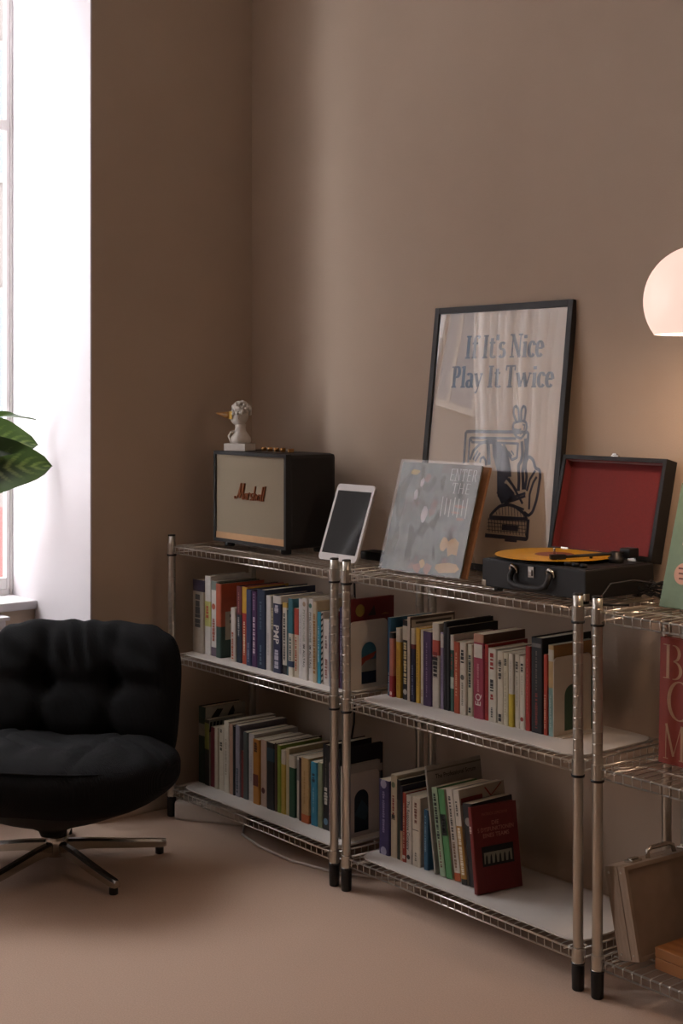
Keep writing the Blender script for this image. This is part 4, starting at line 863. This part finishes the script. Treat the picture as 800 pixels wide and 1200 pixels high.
cs = thing('metal_case', 'worn aluminium carrying case with latches leaning on the post', 'case', (1.995, -.372, LV[0]), (0, R(-13), R(-4)))
ALU = wavemat('brushed_aluminium', (168,150,132), (160,142,124), 25, 'X', .5, .05, .001, 6, .3); ALF = mat('case_panel', (150, 130, 112), .6, var=.06, scale=30)
CT, CL, CH = .066, .30, .212
MB().box((.004,.004,.003),(CT-.004,CL-.004,CH-.003)).build('case_panel', ALF, cs)
for x0, x1 in ((0, .0405), (.0425, CT)):
    m = MB()
    m.box((x0,0,0),(x1,.010,CH)); m.box((x0,CL-.010,0),(x1,CL,CH)); m.box((x0,.010,0),(x1,CL-.010,.010)); m.box((x0,.010,CH-.010),(x1,CL-.010,CH)); m.build('edge_profile', ALU, cs, bevel=.0012)
for x in (.012, .052):
    for z in (.014, CH-.014): MB().lathe([(.003,0),(.0026,.0014)], n=10).xf(lambda p: (x+p[0], -p[2], z+p[1])).build('rivet', ZINC, cs)
for y in (.045, .225): MB().box((.022,y,CH),(.05,y+.032,CH+.006)).box((.03,y+.004,CH+.006),(.044,y+.028,CH+.010)).build('latch', CHROME, cs, bevel=.0015)
MB().tube([(.041,.105,CH),(.041,.107,CH+.016),(.041,.12,CH+.022),(.041,.18,CH+.022),(.041,.193,CH+.016),(.041,.195,CH)], .0055, 8).build('handle', CHROME, cs, smooth=True)
wb = thing('wooden_box', 'flat bamboo game box with dark inlay on the bottom shelf', 'box', (2.078, -.345, LV[0]), (0,0,R(-2)))
WOOD = wavemat('bamboo', (156,104,58), (136,86,44), 9, 'Y', .5, .1, .001, 5)
MB().box((0,0,0),(.26,.22,.027)).build('box_body', WOOD, wb, bevel=.002)
MB().box((0,0,.0275),(.26,.22,.050)).build('box_lid', WOOD, wb, bevel=.002)
for x, y in ((.05,.09),(.105,.13),(.06,.15),(.13,.07)):
    MB().add([(x+.024*math.cos(i*.6283)*(1+.25*(i % 2)), y+.02*math.sin(i*.6283)*(1+.25*(i % 2)), .0505) for i in range(10)], [tuple(range(10))]).build('inlay', paint('1a1613'), wb)

# ================================================================ floor things
ps = thing('power_strip_box', 'white cable box on the floor under the corner shelf', 'cable box', (.141, -.4155, 0), (0,0,R(34)))
MB().box((0,0,0),(.26,.085,.062)).build('box_shell', mat('white_plastic', (205,196,186), .4, var=.03), ps, bevel=.009)
MB().box((.02,.012,.0615),(.24,.073,.0635)).build('box_lid', MATS['white_plastic'], ps, bevel=.0008)
wc = MB().tube([(.335,-.232,.014),(.34,-.27,.006),(.42,-.335,.0045),(.56,-.365,.0045),(.72,-.37,.0045),(.9,-.33,.0045),(1.1,-.2,.0045)], .004, 8)
tag(wc.build('cable', MATS['white_plastic'], smooth=True), 'white cable curving along the floor under the corner shelf', 'cable')
ra = thing('radiator', 'white panel radiator in the window niche behind the chair', 'radiator', (-.335, -.78, 0))
for i in range(14): MB().box((-.03, -.08-.085*i, .1), (.012, -.01-.085*i, .64)).build('panel_section', WHITE, ra, bevel=.008)
MB().box((-.04,-1.2,.64),(.02,0,.652)).build('top_grille', WHITE, ra, bevel=.002)
for y in (-.1, -1.1): MB().box((-.02,y-.02,0),(0,y+.02,.1)).build('leg', WHITE, ra)

# --- swivel chair
ch = thing('swivel_chair', 'black corduroy swivel lounge chair with chrome star base by window', 'chair', (.317, -.936, 0), (0,0,R(41)))
CORD = wavemat('black_corduroy', (6,6,7), (15,15,16), 95, 'X', .9, .55, .003, .6)
CORD.node_tree.nodes['Principled BSDF'].inputs['Sheen Weight'].default_value = .0; CORD.node_tree.nodes['Principled BSDF'].inputs['Specular IOR Level'].default_value = .2
def back_disp(w):
    x, y, z = w
    front = max(0, min(1, -y/.05)); k = 0
    for bx in (-.11, .11):
        for bz in (-.12, .05): k += .042*math.exp(-((x-bx)**2+(z-bz)**2)/.0016)
        k += .014*math.exp(-((x-bx)**2)/.0007)
    for bz in (-.12, .05): k += .014*math.exp(-((z-bz)**2)/.0007)
    y += front*k*(1 if abs(x) < .27 else .4)
    if z > .08: y += .0085*math.sin(x*78+z*42+3*math.sin(x*17))*front*min(1,(z-.08)/.05)*math.exp(-((z-.15)/.08)**2); z += .003*math.sin(x*70+1.3*math.sin(x*23))
    return Vector((x, y + .10*(x/.36)**2*-.5, z))
bk = superell(4.2, 2.5, 44, .322, .095, .245, 'xz', back_disp)
Mb = Matrix.Translation((0, .225, .452)) @ Matrix.Rotation(R(-13), 4, 'X')
bk.xf(lambda p: Mb @ Vector(p)); weld(bk.build('back_cushion', CORD, ch, smooth=True))
def seat_disp(w):
    x, y, z = w
    if z > 0:
        z -= .034*math.exp(-(x/.15)**2-((y-.02)/.2)**2) + .008*math.exp(-((x-.16)/.012)**2) + .008*math.exp(-((x+.16)/.012)**2)
        z += .005*math.sin(x*60+y*38+2*math.sin(y*20))*math.exp(-((y+.05)/.2)**2) + .014*(abs(x)/.38)**2
    if y < 0 and z < .02: z -= .0
    return Vector((x, y, z))
st = superell(3.0, 2.3, 44, .368, .315, .114, 'xy', seat_disp)
Ms = Matrix.Translation((0, -.055, .296)) @ Matrix.Rotation(R(-4), 4, 'X')
st.xf(lambda p: Ms @ Vector(p)); weld(st.build('seat_cushion', CORD, ch, smooth=True))
pp = MB(); ring = []
for i in range(72):
    a = 2*math.pi*i/72; c_, s_ = math.cos(a), math.sin(a); k = (abs(c_)**3+abs(s_)**3)**(-1/3); ring.append(Ms @ Vector((.368*c_*k*.938, .315*s_*k*.938, .05)))
pp.tube(ring, .004, 6, closed=True).build('piping', CORD, ch, smooth=True)
MB().lathe([(.034,.105),(.042,.122),(.08,.140),(.18,.170),(.28,.208),(.345,.262),(.35,.28)], (0,-.04,0), 36, sy=.85).build('shell', mat('black_shell', (16,16,17), .6, var=.1), ch, smooth=True)
MB().lathe([(.026,.085),(.03,.10),(.03,.135)], n=20).build('column', BLACKP, ch, smooth=True)
MB().lathe([(.028,.035),(.034,.037),(.034,.092),(.031,.097),(.02,.098)], n=28).build('hub', CHROME, ch, smooth=True)
for k in range(5):
    a = R(2+72*k-41); u = Vector((math.cos(a), math.sin(a), 0)); n_ = Vector((-u.y, u.x, 0)); m = MB()
    secs = [(.02,.045,.082,.013),(.1,.045,.074,.013),(.22,.031,.057,.0125),(.32,.022,.045,.012),(.335,.023,.043,.009)]
    vs = []
    for d_, z0, z1, w_ in secs:
        for sx_, zz, ww in ((-1,z0,w_),(1,z0,w_),(1,z1-.007,w_),(.55,z1,w_),(-.55,z1,w_),(-1,z1-.007,w_)): p = u*d_ + n_*(sx_*ww); vs.append((p.x, p.y, zz))
    fs = [(i*6+j, i*6+(j+1) % 6, (i+1)*6+(j+1) % 6, (i+1)*6+j) for i in range(4) for j in range(6)] + [tuple(range(5,-1,-1)), tuple(range(24,30))]
    m.add(vs, fs); leg = m.build('leg', CHROME, ch, fix=True)
    MB().lathe([(.011,0),(.013,.002),(.013,.018),(.008,.024)], tuple(u*.315), 14).build('glide', BLACKP, leg, smooth=True)

# --- plant on the sill
pt_ = thing('potted_plant', 'potted dieffenbachia with variegated leaves on the windowsill', 'plant', (-.50, -1.02, SILL))
MB().lathe([(.062,0),(.07,.004),(.088,.13),(.09,.135),(.082,.135),(.08,.12),(.004,.118)], n=32).build('pot', mat('terracotta', (150,96,70), .8, var=.08, scale=20), pt_, smooth=True)
MB().lathe([(.08,.112),(.004,.121)], n=24).build('soil', mat('potting_soil', (46,34,26), .95, var=.3, scale=80, bump=.6, bscale=90), pt_)
def leafmat():
    m = bpy.data.materials.new('variegated_leaf'); m.use_nodes = True; t = m.node_tree; b = t.nodes['Principled BSDF']; L = t.links
    uv = t.nodes.new('ShaderNodeUVMap'); sx = t.nodes.new('ShaderNodeSeparateXYZ'); L.new(uv.outputs[0], sx.inputs[0])
    def mth(op, a, b_=None):
        n = t.nodes.new('ShaderNodeMath'); n.operation = op
        for i, v in enumerate((a, b_)):
            if v is None: continue
            if hasattr(v, 'links'): L.new(v, n.inputs[i])
            else: n.inputs[i].default_value = v
        return n.outputs[0]
    av = mth('ABSOLUTE', mth('SUBTRACT', sx.outputs['Y'], .5))
    w = mth('SINE', mth('MULTIPLY', mth('SUBTRACT', sx.outputs['X'], mth('MULTIPLY', av, .5)), 55))
    nz = t.nodes.new('ShaderNodeTexNoise'); nz.inputs['Scale'].default_value = 30; L.new(uv.outputs[0], nz.inputs['Vector'])
    f = mth('MULTIPLY', mth('ADD', mth('MULTIPLY', w, .35), nz.outputs['Fac']), mth('SUBTRACT', 1.05, mth('MULTIPLY', av, 1.9)))
    r = t.nodes.new('ShaderNodeValToRGB'); r.color_ramp.elements[0].position = .3; r.color_ramp.elements[0].color = lin('1d2a17') + (1,); r.color_ramp.elements[1].position = .85; r.color_ramp.elements[1].color = lin('7c8650') + (1,)
    L.new(f, r.inputs['Fac']); L.new(r.outputs['Color'], b.inputs['Base Color']); b.inputs['Roughness'].default_value = .35
    tl = t.nodes.new('ShaderNodeBsdfTranslucent'); tl.inputs['Color'].default_value = (.07,.12,.03,1); mx = t.nodes.new('ShaderNodeMixShader'); mx.inputs[0].default_value = .3
    L.new(b.outputs[0], mx.inputs[1]); L.new(tl.outputs[0], mx.inputs[2]); L.new(mx.outputs[0], t.nodes['Material Output'].inputs['Surface'])
    return m
LEAF = leafmat()
def leaf(base, tip, up, width, droop=.04):
    """leaf blade from base to tip, its face turned towards up"""
    base, tip, up = Vector(base), Vector(tip), Vector(up); ax = tip-base; l = ax.length; ax.normalize(); sd = ax.cross(up).normalized(); nn = sd.cross(ax)
    nu, nv = 16, 8; mb = MB()
    def fn(u, v):
        wv = width*(math.sin(math.pi*u**.72)**.6 if 0 < u < 1 else 0)*(1-.12*u); c = 2*v-1
        return base + ax*(l*u) + sd*(c*wv/2) + nn*(.05*l*math.sin(math.pi*u)-droop*u*u + abs(c)*wv*.16 + .004*math.sin(u*20)*c*c)
    mb.grid(nu, nv, fn); me = mb.mesh('leaf', LEAF, True); uvl = me.uv_layers.new()
    for p in me.polygons:
        for li in p.loop_indices:
            vi = me.loops[li].vertex_index; uvl.data[li].uv = ((vi//(nv+1))/nu, (vi % (nv+1))/nv)
    return link('leaf', me, pt_)
leafs = [  # world-relative to the pot: base, tip, facing, width
 ((.05,.06,.60), (.20,.32,.668), (-.3,-.1,1), .10), ((.06,.04,.56), (.22,.325,.563), (.75,-.55,.55), .19), ((.06,.05,.45), (.30,.328,.487), (.75,-.6,.35), .235), ((.08,.0,.47), (.25,.265,.455), (.75,-.6,.5), .15),
 ((0,-.05,.58), (-.02,-.33,.60), (.4,0,1), .14), ((.05,-.05,.5), (.2,-.3,.46), (.5,-.2,1), .15), ((-.02,.02,.66), (.1,-.02,.9), (.9,-.2,.3), .13), ((.0,.05,.62), (-.05,.2,.84), (.8,-.5,.3), .13), ((.05,-.02,.4), (.27,-.12,.36), (.2,0,1), .15)]
for b_, t_, u_, w_ in leafs:
    leaf(b_, t_, u_, w_); MB().tube([(b_[0]*.2, b_[1]*.2, .115), (b_[0]*.45, b_[1]*.45, b_[2]*.55), b_], [.006,.005,.0032], 8).build('stem', mat('stem_green', (92,118,58), .5), pt_, smooth=True)
